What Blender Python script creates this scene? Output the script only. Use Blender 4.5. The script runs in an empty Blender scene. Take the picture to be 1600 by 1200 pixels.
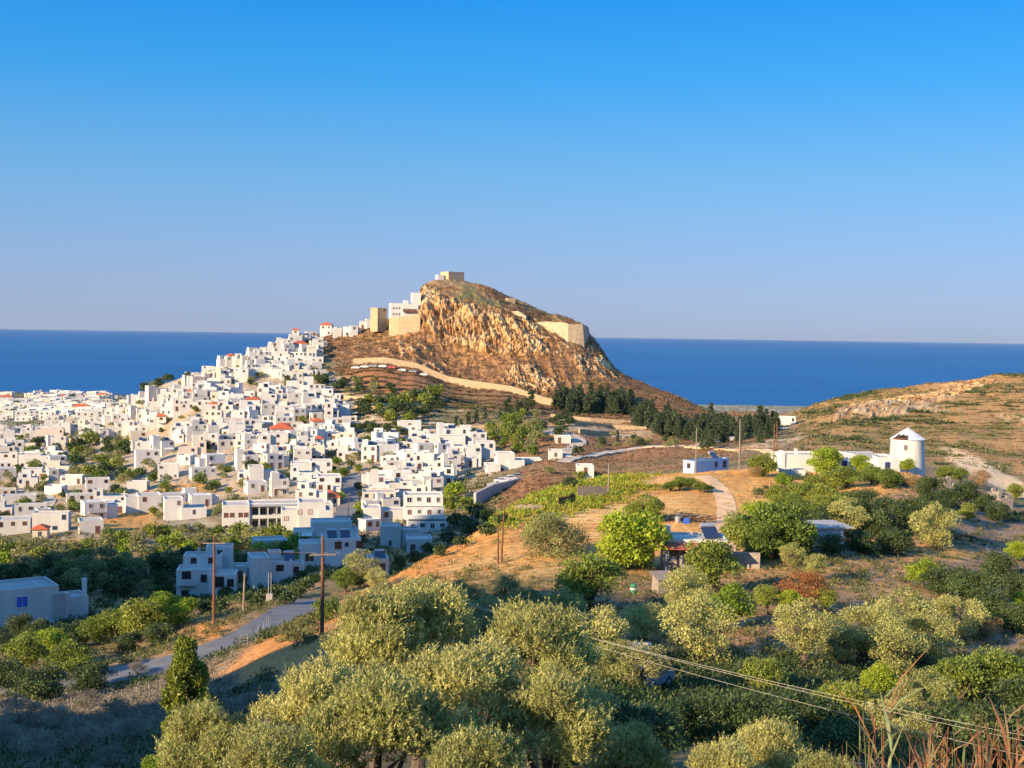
import bpy, math, random
import numpy as np
from mathutils import Vector, Matrix

SC = bpy.context.scene
COL = SC.collection
PI = math.pi
# ------------------------------------------------------------------ camera, sky, sun, exposure
FPX = 2000.0; CAMZ = 80.0
PITCH = math.atan((600-522.8)/FPX); ROLL = math.atan(23/1600.0)
cam_d = bpy.data.cameras.new('camera'); cam = bpy.data.objects.new('camera', cam_d); COL.objects.link(cam)
cam_d.sensor_width = 36.0; cam_d.lens = FPX/1600*36.0; cam_d.clip_start = 0.1; cam_d.clip_end = 200000
RM = Matrix.Rotation(PI/2-PITCH, 3, 'X') @ Matrix.Rotation(ROLL, 3, 'Z')
cam.matrix_world = Matrix.Translation((0, 0, CAMZ)) @ RM.to_4x4()
SC.camera = cam
SUN_AZ = math.radians(50)      # sun stands behind the camera, this far round to its left
SUN_EL = math.radians(20)
sdir = Vector((-math.sin(SUN_AZ)*math.cos(SUN_EL), -math.cos(SUN_AZ)*math.cos(SUN_EL), math.sin(SUN_EL)))
sl = bpy.data.lights.new('sun', 'SUN'); sun = bpy.data.objects.new('sun', sl); COL.objects.link(sun)
sl.energy = 5.0; sl.angle = math.radians(0.5); sl.color = (1.0, 0.75, 0.45)
sun.rotation_euler = sdir.to_track_quat('Z', 'Y').to_euler(); sun.location = (-100, -100, 200)
W = bpy.data.worlds.new('World'); SC.world = W; W.use_nodes = True
nt = W.node_tree; nt.nodes.clear()
wo = nt.nodes.new('ShaderNodeOutputWorld'); bg = nt.nodes.new('ShaderNodeBackground')
sky = nt.nodes.new('ShaderNodeTexSky'); sky.sky_type = 'NISHITA'; sky.sun_disc = False
sky.sun_elevation = SUN_EL; sky.sun_rotation = math.atan2(sdir.x, sdir.y)
sky.altitude = 0; sky.air_density = 1.0; sky.dust_density = 0.6; sky.ozone_density = 3.0
# the evening air: deep azure overhead, lavender near the horizon
tcw = nt.nodes.new('ShaderNodeTexCoord'); sx = nt.nodes.new('ShaderNodeSeparateXYZ'); nt.links.new(tcw.outputs['Generated'], sx.inputs[0])
def wramp(stops):
    r = nt.nodes.new('ShaderNodeValToRGB'); e = r.color_ramp.elements
    while len(e) < len(stops): e.new(0.5)
    for k, (p_, c_) in enumerate(stops): e[k].position = p_; e[k].color = (*c_, 1)
    nt.links.new(sx.outputs['Z'], r.inputs[0]); return r
tint = wramp([(0.0, (0.50, 0.62, 1.08)), (0.04, (0.48, 0.60, 1.04)), (0.12, (0.46, 0.68, 0.98)), (0.20, (0.26, 0.74, 1.0)), (0.27, (0.14, 0.74, 1.0)), (0.34, (0.14, 0.74, 1.0)), (0.55, (0.60, 1.35, 1.9))])
air = wramp([(0.0, (2.75, 3.35, 4.75)), (0.04, (2.3, 3.1, 4.75)), (0.12, (1.10, 3.0, 5.2)), (0.19, (0.28, 2.5, 6.0)), (0.27, (0.0, 1.75, 6.2)), (0.34, (0.0, 1.7, 6.2)), (0.55, (1.4, 4.0, 8.8))])
mu = nt.nodes.new('ShaderNodeMix'); mu.data_type = 'RGBA'; mu.blend_type = 'MULTIPLY'; mu.inputs[0].default_value = 1.0
nt.links.new(sky.outputs[0], mu.inputs[6]); nt.links.new(tint.outputs[0], mu.inputs[7])
mw = nt.nodes.new('ShaderNodeMix'); mw.data_type = 'RGBA'; mw.inputs[0].default_value = 0.6
nt.links.new(mu.outputs[2], mw.inputs[6]); nt.links.new(air.outputs[0], mw.inputs[7])
nt.links.new(mw.outputs[2], bg.inputs[0]); nt.links.new(bg.outputs[0], wo.inputs[0])
bg.inputs[1].default_value = 0.072
SC.view_settings.view_transform = 'Standard'; SC.view_settings.look = 'None'
SC.view_settings.exposure = 1.13; SC.view_settings.gamma = 1.0
SC.render.engine = 'CYCLES'
SC.cycles.max_bounces = 5; SC.cycles.diffuse_bounces = 2; SC.cycles.glossy_bounces = 2
SC.cycles.transmission_bounces = 2; SC.cycles.transparent_max_bounces = 4
SC.cycles.use_denoising = True

# ------------------------------------------------------------------ pixel <-> world
def ray(px, py):
    d = RM @ Vector(((px-800)/FPX, -(py-600)/FPX, -1.0))
    return d / d.y
RN = np.array(RM)
def project(x, y, z):
    v = RN.T @ np.array([x, y, z-CAMZ])
    return 800+FPX*v[0]/-v[2], 600-FPX*v[1]/-v[2]
def at(px, py, d):
    r = ray(px, py); return Vector((r.x*d, d, CAMZ+r.z*d))

# ------------------------------------------------------------------ numpy value noise
def _hash(ix, iy, iz, s):
    h = (ix.astype(np.int64)*374761393 + iy.astype(np.int64)*668265263 + iz.astype(np.int64)*2147483647 + s*974711) & 0xffffffff
    h = ((h ^ (h >> 13))*1274126177) & 0xffffffff
    h = ((h ^ (h >> 16))*2246822519) & 0xffffffff
    return ((h ^ (h >> 15)) & 0xffffff)/float(0xffffff)
def vnoise(x, y, z=None, s=0):
    x = np.asarray(x, float); y = np.asarray(y, float); z = np.zeros_like(x) if z is None else np.asarray(z, float)
    ix, iy, iz = np.floor(x), np.floor(y), np.floor(z)
    fx, fy, fz = x-ix, y-iy, z-iz
    fx, fy, fz = [f*f*(3-2*f) for f in (fx, fy, fz)]
    r = 0
    for a in (0, 1):
        for b in (0, 1):
            for c in (0, 1):
                w = (fx if a else 1-fx)*(fy if b else 1-fy)*(fz if c else 1-fz)
                r = r + w*_hash(ix+a, iy+b, iz+c, s)
    return r*2-1
def fbm(x, y, z=None, o=4, s=0):
    r = 0; a = 1.0; t = 0
    for k in range(o):
        r = r + a*vnoise(np.asarray(x)*2**k, np.asarray(y)*2**k, None if z is None else np.asarray(z)*2**k, s+k*7)
        t += a; a *= 0.5
    return r/t
def sstep(a, b, x):
    t = np.clip((np.asarray(x, float)-a)/(b-a), 0, 1); return t*t*(3-2*t)

# ------------------------------------------------------------------ terrain: height field lofted from profiles
# per column of the view: ground line (depth m, image row) from the camera's feet to the coast
def zrow(px, d, z): return (511.8+23*px/1600) - z/d*FPX
COLS = {
 0:   [(12,1440),(30,1330),(55,1260),(90,1150),(120,1085),(150,1030),(190,972),(240,915),(300,868),(380,812),(470,755),(560,712),(680,685),(760,677),(850,668),(950,658),(1100,645),(1350,627),(1600,613.5)],
 150: [(12,1440),(30,1330),(55,1270),(90,1165),(118,1088),(143,1037),(185,975),(240,905),(300,860),(370,812),(440,765),(520,715),(610,680),(700,665),(800,655),(950,648),(1100,642),(1350,629),(1600,615.5)],
 220: [(12,1440),(30,1330),(55,1260),(90,1160),(115,1085),(138,1035),(178,975),(235,915),(300,860),(360,818),(430,765),(515,705),(600,655),(660,632),(700,622),(730,615),(900,650),(1200,'z-75'),(1500,'z-79')],
 300: [(12,1440),(30,1330),(50,1260),(85,1150),(112,1075),(132,1020),(170,968),(230,925),(300,860),(350,825),(420,765),(500,690),(570,625),(610,600),(640,592),(660,587),(750,625),(1100,'z-75'),(1500,'z-79')],
 420: [(12,1440),(30,1310),(50,1215),(80,1110),(105,1045),(128,988),(165,955),(230,905),(290,862),(350,815),(420,750),(500,680),(580,600),(620,570),(640,558),(655,552),(750,600),(1000,'z-72'),(1500,'z-79')],
 520: [(12,1440),(30,1300),(50,1190),(78,1085),(102,1022),(125,968),(160,928),(200,905),(280,858),(350,810),(420,745),(500,680),(590,590),(640,548),(670,530),(690,522),(780,570),(1000,'z-72'),(1500,'z-79')],
 600: [(12,1440),(30,1290),(50,1175),(78,1065),(108,985),(138,937),(165,910),(200,915),(270,868),(340,815),(410,750),(490,675),(595,577),(640,535),(665,510),(690,502),(760,560),(1000,'z-72'),(1500,'z-79')],
 646: [(12,1440),(30,1290),(50,1175),(78,1060),(108,975),(140,925),(168,888),(205,905),(272,868),(340,812),(410,748),(492,668),(598,580),(637,532),(660,503),(690,497),(765,550),(1000,'z-72'),(1500,'z-79')],
 662: [(12,1440),(30,1290),(50,1175),(78,1060),(108,972),(140,920),(170,878),(207,900),(274,868),(340,812),(410,746),(494,665),(598,585),(637,535),(655,466),(690,444),(768,535),(1000,'z-72'),(1500,'z-79')],
 700: [(12,1440),(30,1290),(50,1180),(78,1060),(108,970),(142,912),(175,862),(215,885),(280,862),(340,810),(410,742),(500,660),(600,600),(635,548),(655,462),(695,437),(770,520),(1000,'z-72'),(1500,'z-79')],
 745: [(12,1440),(30,1290),(50,1180),(78,1060),(110,965),(146,897),(184,838),(224,860),(285,850),(345,800),(410,735),(495,662),(596,608),(632,553),(652,474),(694,445),(775,520),(1000,'z-72'),(1500,'z-79')],
 800: [(12,1440),(30,1290),(50,1180),(80,1055),(110,960),(150,882),(195,800),(235,825),(300,812),(350,775),(410,728),(490,667),(590,616),(626,560),(648,492),(692,466),(780,540),(1000,'z-72'),(1500,'z-79')],
 850: [(12,1440),(30,1290),(50,1180),(80,1055),(112,955),(156,862),(212,774),(252,795),(306,785),(355,752),(415,716),(490,667),(590,628),(622,572),(646,512),(680,489),(770,550),(1000,'z-72'),(1500,'z-79')],
 905: [(12,1440),(30,1290),(50,1185),(80,1060),(113,955),(160,850),(228,758),(268,776),(312,773),(362,743),(422,708),(490,669),(587,636),(618,592),(643,532),(664,506),(760,570),(1000,'z-72'),(1500,'z-79')],
 925: [(12,1440),(30,1290),(50,1185),(80,1060),(113,955),(160,848),(231,755),(271,772),(314,770),(364,741),(424,708),(492,671),(586,637),(616,602),(641,556),(657,528),(760,580),(1000,'z-72'),(1500,'z-79')],
 975: [(12,1440),(30,1290),(52,1190),(82,1065),(114,955),(163,842),(240,748),(285,762),(320,760),(370,735),(430,708),(500,678),(580,643),(610,618),(635,598),(650,586),(750,630),(1000,'z-72'),(1500,'z-79')],
 1060:[(12,1440),(30,1290),(55,1190),(84,1070),(115,955),(165,842),(240,745),(285,752),(325,742),(370,724),(420,705),(490,680),(560,652),(600,636),(630,627),(645,622),(750,660),(1000,'z-74'),(1500,'z-79')],
 1130:[(12,1440),(30,1290),(55,1190),(84,1070),(115,955),(165,845),(245,740),(285,738),(325,726),(370,711),(420,697),(480,682),(540,668),(580,658),(610,651),(640,645),(740,700),(1000,'z-76'),(1500,'z-79')],
 1220:[(12,1440),(30,1300),(55,1200),(82,1080),(112,960),(160,862),(245,738),(290,728),(330,717),(370,706),(420,693),(470,681),(520,669),(560,660),(590,653),(630,648),(740,690),(1000,'z-76'),(1500,'z-79')],
 1300:[(12,1440),(30,1300),(55,1210),(80,1095),(108,985),(158,868),(250,742),(290,738),(330,726),(370,709),(420,690),(470,672),(520,657),(570,643),(610,633),(650,624),(740,660),(1000,'z-76'),(1500,'z-79')],
 1400:[(12,1440),(30,1310),(55,1220),(80,1115),(106,1010),(152,890),(262,737),(300,742),(340,734),(390,712),(440,688),(490,666),(540,645),(580,629),(620,617),(660,608),(750,640),(1000,'z-76'),(1500,'z-79')],
 1500:[(12,1440),(30,1310),(55,1225),(82,1120),(108,1025),(150,908),(238,768),(290,762),(340,744),(390,716),(440,690),(490,665),(540,642),(585,622),(625,608),(665,596),(750,630),(1000,'z-76'),(1500,'z-79')],
 1600:[(12,1440),(30,1310),(55,1225),(84,1120),(112,1020),(150,925),(220,812),(280,795),(340,765),(390,728),(440,695),(490,668),(540,640),(590,615),(630,598),(670,584),(760,620),(1000,'z-76'),(1500,'z-79')],
 2000:[(12,1440),(30,1300),(55,1200),(84,1080),(112,980),(150,900),(220,820),(280,780),(340,745),(390,712),(440,685),(490,660),(540,630),(590,605),(630,585),(680,570),(780,600),(1000,'z-70'),(1500,'z-79')],
}
COLS[-400] = COLS[0]
def pchip(x, y, xi):
    x = np.asarray(x, float); y = np.asarray(y, float); h = np.diff(x); dl = np.diff(y)/h
    m = np.zeros_like(y)
    for i in range(1, len(x)-1):
        if dl[i-1]*dl[i] > 0:
            w1 = 2*h[i]+h[i-1]; w2 = h[i]+2*h[i-1]; m[i] = (w1+w2)/(w1/dl[i-1]+w2/dl[i])
    m[0] = dl[0]; m[-1] = dl[-1]
    k = np.clip(np.searchsorted(x, xi)-1, 0, len(x)-2); t = (xi-x[k])/h[k]
    t = np.clip(t, 0, 1)
    return ((2*t**3-3*t**2+1)*y[k] + (t**3-2*t**2+t)*h[k]*m[k] + (-2*t**3+3*t**2)*y[k+1] + (t**3-t**2)*h[k]*m[k+1])
pxs = np.array(sorted(COLS), float)
KD = []; KT = []
for p in pxs:
    ds = [1.0, 3.0]; ts = [-1.7, -2.5/3.0]
    for d, r in COLS[int(p)]:
        if isinstance(r, str): t = float(r[1:])/d
        else: t = -(r-(511.8+23*p/1600))/FPX
        ds.append(d); ts.append(t)
    dl = ds[-1]
    ds += [dl+180, dl+900, 6000.0]; ts += [-88/(dl+180), -95/(dl+900), -100/6000.0]
    KD.append(np.log(ds)); KT.append(ts)
KD = np.array(KD); KT = np.array(KT)
NU, NL = 620, 1500
UG = np.linspace(-0.60, 0.60, NU); LG = np.linspace(0.0, math.log(6000.0), NL)
PG = UG*FPX+800
kd = np.stack([pchip(pxs, KD[:, k], PG) for k in range(KD.shape[1])], 1)
kt = np.stack([pchip(pxs, KT[:, k], PG) for k in range(KT.shape[1])], 1)
TT = np.stack([pchip(kd[i], kt[i], LG) for i in range(NU)], 0)
def lookup(u, l):
    fu = np.clip((u-UG[0])/(UG[1]-UG[0]), 0, NU-1.001); fl = np.clip((l-LG[0])/(LG[1]-LG[0]), 0, NL-1.001)
    i = fu.astype(int); j = fl.astype(int); a = fu-i; b = fl-j
    return (TT[i, j]*(1-a)*(1-b)+TT[i+1, j]*a*(1-b)+TT[i, j+1]*(1-a)*b+TT[i+1, j+1]*a*b)
def H(x, y):
    x = np.atleast_1d(np.asarray(x, float)); y = np.atleast_1d(np.asarray(y, float))
    r = np.hypot(x, y)+1e-6; th = np.arctan2(x, y)
    the = np.clip(th, -0.54, 0.54)
    d = np.where(np.abs(th) <= 0.54, y, r*math.cos(0.54)); d = np.maximum(d, 1.0)
    t = lookup(np.tan(the), np.log(d)); z = CAMZ+t*d
    # land outside the view: the hill the photographer stands on and unseen ridges added at left for valley shade
    w = sstep(0.50, 1.25, np.abs(th))
    back = CAMZ-1.7-0.05*r+np.where(x > 0, -0.10*r, 0.0)
    back = np.maximum(back, 20+0*r); back = np.where(r > 700, back-(r-700)*0.2, back)
    z = z*(1-w)+np.maximum(z*0-12, back)*w
    def ridge(ax, ay, bx, by, h, s):
        ux, uy = bx-ax, by-ay; L = math.hypot(ux, uy); q = np.clip(((x-ax)*ux+(y-ay)*uy)/L**2, 0, 1)
        dd = np.hypot(x-ax-q*ux, y-ay-q*uy); return h*np.exp(-(dd/s)**2)
    fr = sstep(0.5, 0.64, -np.tan(np.clip(th, -1.5, 1.5))) * (x < 0)
    lift = np.maximum(ridge(*SHADE_RIDGE_A), ridge(*SHADE_RIDGE_B))
    z = np.where(fr > 0, np.maximum(z, z*(1-fr)+fr*np.maximum(z, lift)), z)
    amp = np.clip(d*0.0028, 0.03, 1.3)*sstep(1.0, 30.0, d)
    coast = 1-sstep(900, 1300, d)*0.8
    z = z + amp*coast*(fbm(x*0.06, y*0.06, o=4, s=3)*1.2+0.35*fbm(x*0.35, y*0.35, o=3, s=9))
    if ROADZ is not None:      # the road is cut into the slope
        k = np.where((y > 90) & (y < 215) & (x < 0) & (x > -75))[0]
        if len(k):
            dx = x[k][:, None]-ROADZ[None, :, 0]; dy = y[k][:, None]-ROADZ[None, :, 1]; d2 = dx*dx+dy*dy; j = d2.argmin(1); dm = np.sqrt(d2[np.arange(len(k)), j])
            wr = 1-sstep(3.4, 9.0, dm); z[k] = z[k]*(1-wr)+ROADZ[j, 2]*wr
    return z
ROADZ = None
SHADE_RIDGE_A = (-112, 25, -99, 9, 112, 20)  # unseen ridge added to shade the left hollow
SHADE_RIDGE_B = (-207, 153, -170, 110, 132, 26)  # second unseen ridge, shaped to shade the lower houses
def hz(x, y): return float(H(x, y)[0])
LS = np.exp(np.linspace(math.log(8), math.log(1900), 1600))
def hit(px, py, dmin=8.0):
    """first ground point along the ray through a point of the view"""
    r = ray(px, py)
    z = CAMZ+r.z*LS; g = H(r.x*LS, LS); b = (z < g) & (LS >= dmin)
    k = int(np.argmax(b))
    if not b[k]: return None
    a = LS[max(k-1, 0)]; c = LS[k]
    for _ in range(10):
        m = (a+c)/2
        if CAMZ+r.z*m < hz(r.x*m, m): c = m
        else: a = m
    return Vector((r.x*c, c, hz(r.x*c, c)))
def ground(px, d):
    """ground point at depth d in the direction of image column px (taken near its own row)"""
    py = 700
    for _ in range(4):
        r = ray(px, py); z = hz(r.x*d, d); py = project(r.x*d, d, z)[1]
    r = ray(px, py); return Vector((r.x*d, d, hz(r.x*d, d))), py

# ------------------------------------------------------------------ materials
def new_mat(name):
    m = bpy.data.materials.new(name); m.use_nodes = True; t = m.node_tree; t.nodes.clear()
    o = t.nodes.new('ShaderNodeOutputMaterial'); p = t.nodes.new('ShaderNodeBsdfPrincipled')
    t.links.new(p.outputs[0], o.inputs[0]); return m, t, p, o
def N(t, k, **kw):
    n = t.nodes.new(k)
    for a, b in kw.items(): setattr(n, a, b)
    return n
def rgb(c): return (c[0], c[1], c[2], 1.0)
def surf(name, col, col2=None, scale=1.0, rough=0.85, bump=0.0, bscale=8.0, spec=0.3, metal=0.0, objrand=0.0, streak=False):
    m, t, p, o = new_mat(name); L = t.links
    p.inputs['Roughness'].default_value = rough; p.inputs['Specular IOR Level'].default_value = spec; p.inputs['Metallic'].default_value = metal
    tc = N(t, 'ShaderNodeTexCoord'); col2 = col2 or tuple(c*0.8 for c in col)
    mp = N(t, 'ShaderNodeMapping'); L.new(tc.outputs['Object'], mp.inputs[0])
    if streak: mp.inputs['Scale'].default_value = (1, 1, 0.18)
    n = N(t, 'ShaderNodeTexNoise'); n.inputs['Scale'].default_value = scale; n.inputs['Detail'].default_value = 6; n.inputs['Roughness'].default_value = 0.65
    L.new(mp.outputs[0], n.inputs['Vector'])
    r = N(t, 'ShaderNodeValToRGB'); r.color_ramp.elements[0].position = 0.32; r.color_ramp.elements[1].position = 0.68
    r.color_ramp.elements[0].color = rgb(col2); r.color_ramp.elements[1].color = rgb(col); L.new(n.outputs[0], r.inputs[0])
    last = r.outputs[0]
    if objrand:
        oi = N(t, 'ShaderNodeObjectInfo'); h = N(t, 'ShaderNodeHueSaturation'); mr = N(t, 'ShaderNodeMapRange')
        mr.inputs['To Min'].default_value = 1-objrand; mr.inputs['To Max'].default_value = 1+objrand*0.4
        L.new(oi.outputs['Random'], mr.inputs[0]); L.new(mr.outputs[0], h.inputs['Value']); L.new(last, h.inputs['Color']); last = h.outputs[0]
    L.new(last, p.inputs['Base Color'])
    if bump:
        b = N(t, 'ShaderNodeBump'); n2 = N(t, 'ShaderNodeTexNoise'); n2.inputs['Scale'].default_value = bscale; n2.inputs['Detail'].default_value = 4
        L.new(tc.outputs['Object'], n2.inputs['Vector']); L.new(n2.outputs[0], b.inputs['Height']); b.inputs['Strength'].default_value = bump; b.inputs['Distance'].default_value = 0.1
        L.new(b.outputs[0], p.inputs['Normal'])
    return m
def leafmat(name, c1, c2, trans=0.3, rough=0.55, hue=0.02, back=None):
    m, t, p, o = new_mat(name); L = t.links
    g = N(t, 'ShaderNodeNewGeometry'); r = N(t, 'ShaderNodeValToRGB')
    r.color_ramp.elements[0].color = rgb(c1); r.color_ramp.elements[1].color = rgb(c2)
    L.new(g.outputs['Random Per Island'], r.inputs[0])
    tc = N(t, 'ShaderNodeTexCoord'); n = N(t, 'ShaderNodeTexNoise'); n.inputs['Scale'].default_value = 0.9; n.inputs['Detail'].default_value = 2
    L.new(tc.outputs['Object'], n.inputs['Vector'])
    mr = N(t, 'ShaderNodeMapRange'); mr.inputs['From Min'].default_value = 0.3; mr.inputs['From Max'].default_value = 0.7
    mr.inputs['To Min'].default_value = 0.7; mr.inputs['To Max'].default_value = 1.3; L.new(n.outputs[0], mr.inputs[0])
    oi = N(t, 'ShaderNodeObjectInfo'); mo = N(t, 'ShaderNodeMapRange'); mo.inputs['To Min'].default_value = 0.5-hue; mo.inputs['To Max'].default_value = 0.5+hue
    L.new(oi.outputs['Random'], mo.inputs[0])
    mv = N(t, 'ShaderNodeMath', operation='MULTIPLY'); mv2 = N(t, 'ShaderNodeMapRange'); mv2.inputs['To Min'].default_value = 1.2; mv2.inputs['To Max'].default_value = 0.8
    L.new(oi.outputs['Random'], mv2.inputs[0]); L.new(mr.outputs[0], mv.inputs[0]); L.new(mv2.outputs[0], mv.inputs[1])
    h = N(t, 'ShaderNodeHueSaturation'); L.new(r.outputs[0], h.inputs['Color']); L.new(mv.outputs[0], h.inputs['Value']); L.new(mo.outputs[0], h.inputs['Hue'])
    last = h.outputs[0]
    if back:
        mx = N(t, 'ShaderNodeMix', data_type='RGBA'); L.new(g.outputs['Backfacing'], mx.inputs[0]); L.new(last, mx.inputs[6]); mx.inputs[7].default_value = rgb(back); last = mx.outputs[2]
    L.new(last, p.inputs['Base Color']); p.inputs['Roughness'].default_value = rough; p.inputs['Specular IOR Level'].default_value = 0.35
    tr = N(t, 'ShaderNodeBsdfTranslucent'); L.new(last, tr.inputs[0]); ms = N(t, 'ShaderNodeMixShader'); ms.inputs[0].default_value = trans
    L.new(p.outputs[0], ms.inputs[1]); L.new(tr.outputs[0], ms.inputs[2]); L.new(ms.outputs[0], o.inputs[0])
    return m
M = {}
M['stonel'] = surf('pale castle masonry', (0.54, 0.42, 0.28), (0.33, 0.25, 0.16), 0.8, 0.95, 0.9, 1.4)
M['shadeblue'] = surf('white wash with blue shade', (0.34, 0.48, 0.66), (0.28, 0.41, 0.58), 0.6, 0.9)  # blue of the shade put into the colour of a white wall
M['mill'] = surf('weathered whitewash', (0.62, 0.60, 0.56), (0.43, 0.40, 0.35), 0.9, 0.95, 0.5, 2.5, streak=True)
M['white'] = surf('whitewash', (0.61, 0.595, 0.575), (0.50, 0.48, 0.455), 0.5, 0.9, 0.3, 3, objrand=0.20, streak=True)
M['cream'] = surf('cream plaster', (0.60, 0.53, 0.43), (0.50, 0.43, 0.34), 0.5, 0.9, 0.3, 3, streak=True)
M['pink'] = surf('pinkish plaster', (0.60, 0.50, 0.44), (0.52, 0.43, 0.37), 0.5, 0.9, 0.3, 3, streak=True)
M['roof'] = surf('roof screed', (0.50, 0.46, 0.41), (0.34, 0.31, 0.28), 0.8, 0.95, 0.2, 4)
M['roofw'] = surf('whitened roof', (0.68, 0.66, 0.62), (0.52, 0.50, 0.46), 0.6, 0.95)
M['slab'] = surf('grey slab', (0.42, 0.40, 0.37), (0.26, 0.25, 0.24), 1.2, 0.95, 0.4, 5)
M['tile'] = surf('red roof tiles', (0.55, 0.13, 0.05), (0.36, 0.08, 0.04), 2.5, 0.85, 0.6, 9)
M['rust'] = surf('rusty sheet', (0.34, 0.08, 0.05), (0.22, 0.06, 0.04), 2.0, 0.7)
M['stone'] = surf('stone masonry', (0.50, 0.38, 0.24), (0.30, 0.22, 0.14), 1.2, 0.95, 0.9, 2.2)
M['stoneg'] = surf('grey rubble stone', (0.34, 0.29, 0.24), (0.18, 0.15, 0.13), 2.2, 0.95, 0.9, 3)
M['glass'] = surf('dark glass', (0.03, 0.035, 0.045), (0.015, 0.018, 0.025), 1.0, 0.15, spec=0.6)
M['open'] = surf('dim interior', (0.05, 0.04, 0.035), (0.03, 0.025, 0.02), 1.0, 0.9)
M['frame'] = surf('painted frame', (0.10, 0.16, 0.30), (0.07, 0.11, 0.22), 2.0, 0.6)
M['brown'] = surf('brown shutter wood', (0.17, 0.07, 0.04), (0.10, 0.045, 0.03), 4.0, 0.7)
M['wood'] = surf('weathered pole wood', (0.20, 0.095, 0.05), (0.10, 0.05, 0.03), 5.0, 0.85, 0.4, 12, streak=True)
M['greywood'] = surf('grey pole wood', (0.30, 0.25, 0.20), (0.18, 0.14, 0.11), 5.0, 0.85, 0.4, 12, streak=True)
M['metal'] = surf('grey metal', (0.45, 0.46, 0.47), (0.35, 0.35, 0.36), 3.0, 0.4, metal=0.5)
M['zinc'] = surf('pale sheet metal', (0.66, 0.68, 0.70), (0.52, 0.54, 0.57), 1.5, 0.5, metal=0.25, streak=True)
M['panel'] = surf('solar panel glass', (0.02, 0.03, 0.07), (0.015, 0.02, 0.05), 1.0, 0.12, spec=0.7)
M['blue'] = surf('blue paint', (0.04, 0.12, 0.55), (0.03, 0.09, 0.4), 2.0, 0.5)
M['green'] = surf('green paint', (0.05, 0.25, 0.12), (0.04, 0.2, 0.1), 2.0, 0.5)
M['wire'] = surf('pale cable', (0.62, 0.58, 0.50), (0.5, 0.46, 0.4), 2.0, 0.5)
M['bark'] = surf('grey bark', (0.15, 0.115, 0.085), (0.07, 0.052, 0.04), 5.0, 0.95, 0.9, 10, streak=True)
M['asphalt'] = surf('worn asphalt', (0.17, 0.165, 0.17), (0.12, 0.115, 0.12), 0.5, 0.9, 0.2, 6)
M['dirt'] = surf('pale dirt track', (0.80, 0.50, 0.27), (0.62, 0.37, 0.18), 0.45, 0.95, 0.6, 3)
M['paving'] = surf('pale concrete paving', (0.50, 0.42, 0.32), (0.36, 0.30, 0.24), 0.3, 0.95)
M['tyre'] = surf('tyre rubber', (0.03, 0.03, 0.03), (0.02, 0.02, 0.02), 3.0, 0.9)
M['carw'] = surf('white car paint', (0.75, 0.75, 0.75), (0.7, 0.7, 0.7), 1.0, 0.3, spec=0.6)
M['carg'] = surf('grey car paint', (0.22, 0.24, 0.27), (0.2, 0.22, 0.25), 1.0, 0.3, spec=0.6)
M['carr'] = surf('red car paint', (0.50, 0.03, 0.03), (0.45, 0.03, 0.03), 1.0, 0.3, spec=0.6)
M['carb'] = surf('dark blue car paint', (0.02, 0.05, 0.16), (0.02, 0.04, 0.13), 1.0, 0.3, spec=0.6)
M['olive'] = leafmat('olive leaves', (0.17, 0.195, 0.045), (0.56, 0.52, 0.18), 0.3, 0.5, 0.01)
M['olived'] = leafmat('grey olive leaves', (0.13, 0.145, 0.045), (0.32, 0.31, 0.12), 0.22, 0.5, 0.012)
M['bright'] = leafmat('bright green leaves', (0.15, 0.24, 0.014), (0.36, 0.43, 0.035), 0.35, 0.5, 0.015)
M['green_l'] = leafmat('green leaves', (0.085, 0.135, 0.018), (0.26, 0.30, 0.045), 0.3, 0.5, 0.02)
M['dark_l'] = leafmat('dark green leaves', (0.030, 0.058, 0.018), (0.09, 0.125, 0.035), 0.25, 0.5, 0.015)
M['pine'] = leafmat('pine needles', (0.028, 0.050, 0.024), (0.070, 0.095, 0.040), 0.15, 0.6, 0.012)
M['rustl'] = leafmat('rust brown leaves', (0.28, 0.09, 0.025), (0.42, 0.17, 0.05), 0.3, 0.6, 0.01)
M['brownl'] = leafmat('dry brown leaves', (0.22, 0.13, 0.05), (0.38, 0.25, 0.11), 0.3, 0.6, 0.01)
M['magenta'] = leafmat('magenta blossom', (0.35, 0.01, 0.09), (0.55, 0.03, 0.17), 0.3, 0.6, 0.005)
M['scrubb'] = leafmat('brown hill scrub', (0.10, 0.055, 0.035), (0.30, 0.17, 0.08), 0.2, 0.8, 0.01)
M['scrubg'] = leafmat('green hill scrub', (0.075, 0.085, 0.030), (0.19, 0.18, 0.06), 0.2, 0.8, 0.01)
M['scrubs'] = leafmat('silvery scrub', (0.17, 0.145, 0.105), (0.34, 0.29, 0.21), 0.2, 0.8, 0.01)
M['scruby'] = leafmat('yellow green scrub', (0.20, 0.21, 0.025), (0.46, 0.40, 0.06), 0.3, 0.8, 0.01)
M['straw'] = leafmat('dry straw', (0.50, 0.25, 0.06), (0.78, 0.47, 0.16), 0.35, 0.8, 0.005)
M['reed'] = leafmat('reddish dry blades', (0.16, 0.055, 0.025), (0.42, 0.20, 0.08), 0.3, 0.7, 0.005)
M['reedg'] = leafmat('green stalks', (0.12, 0.16, 0.05), (0.28, 0.30, 0.12), 0.3, 0.7, 0.005)

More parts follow.
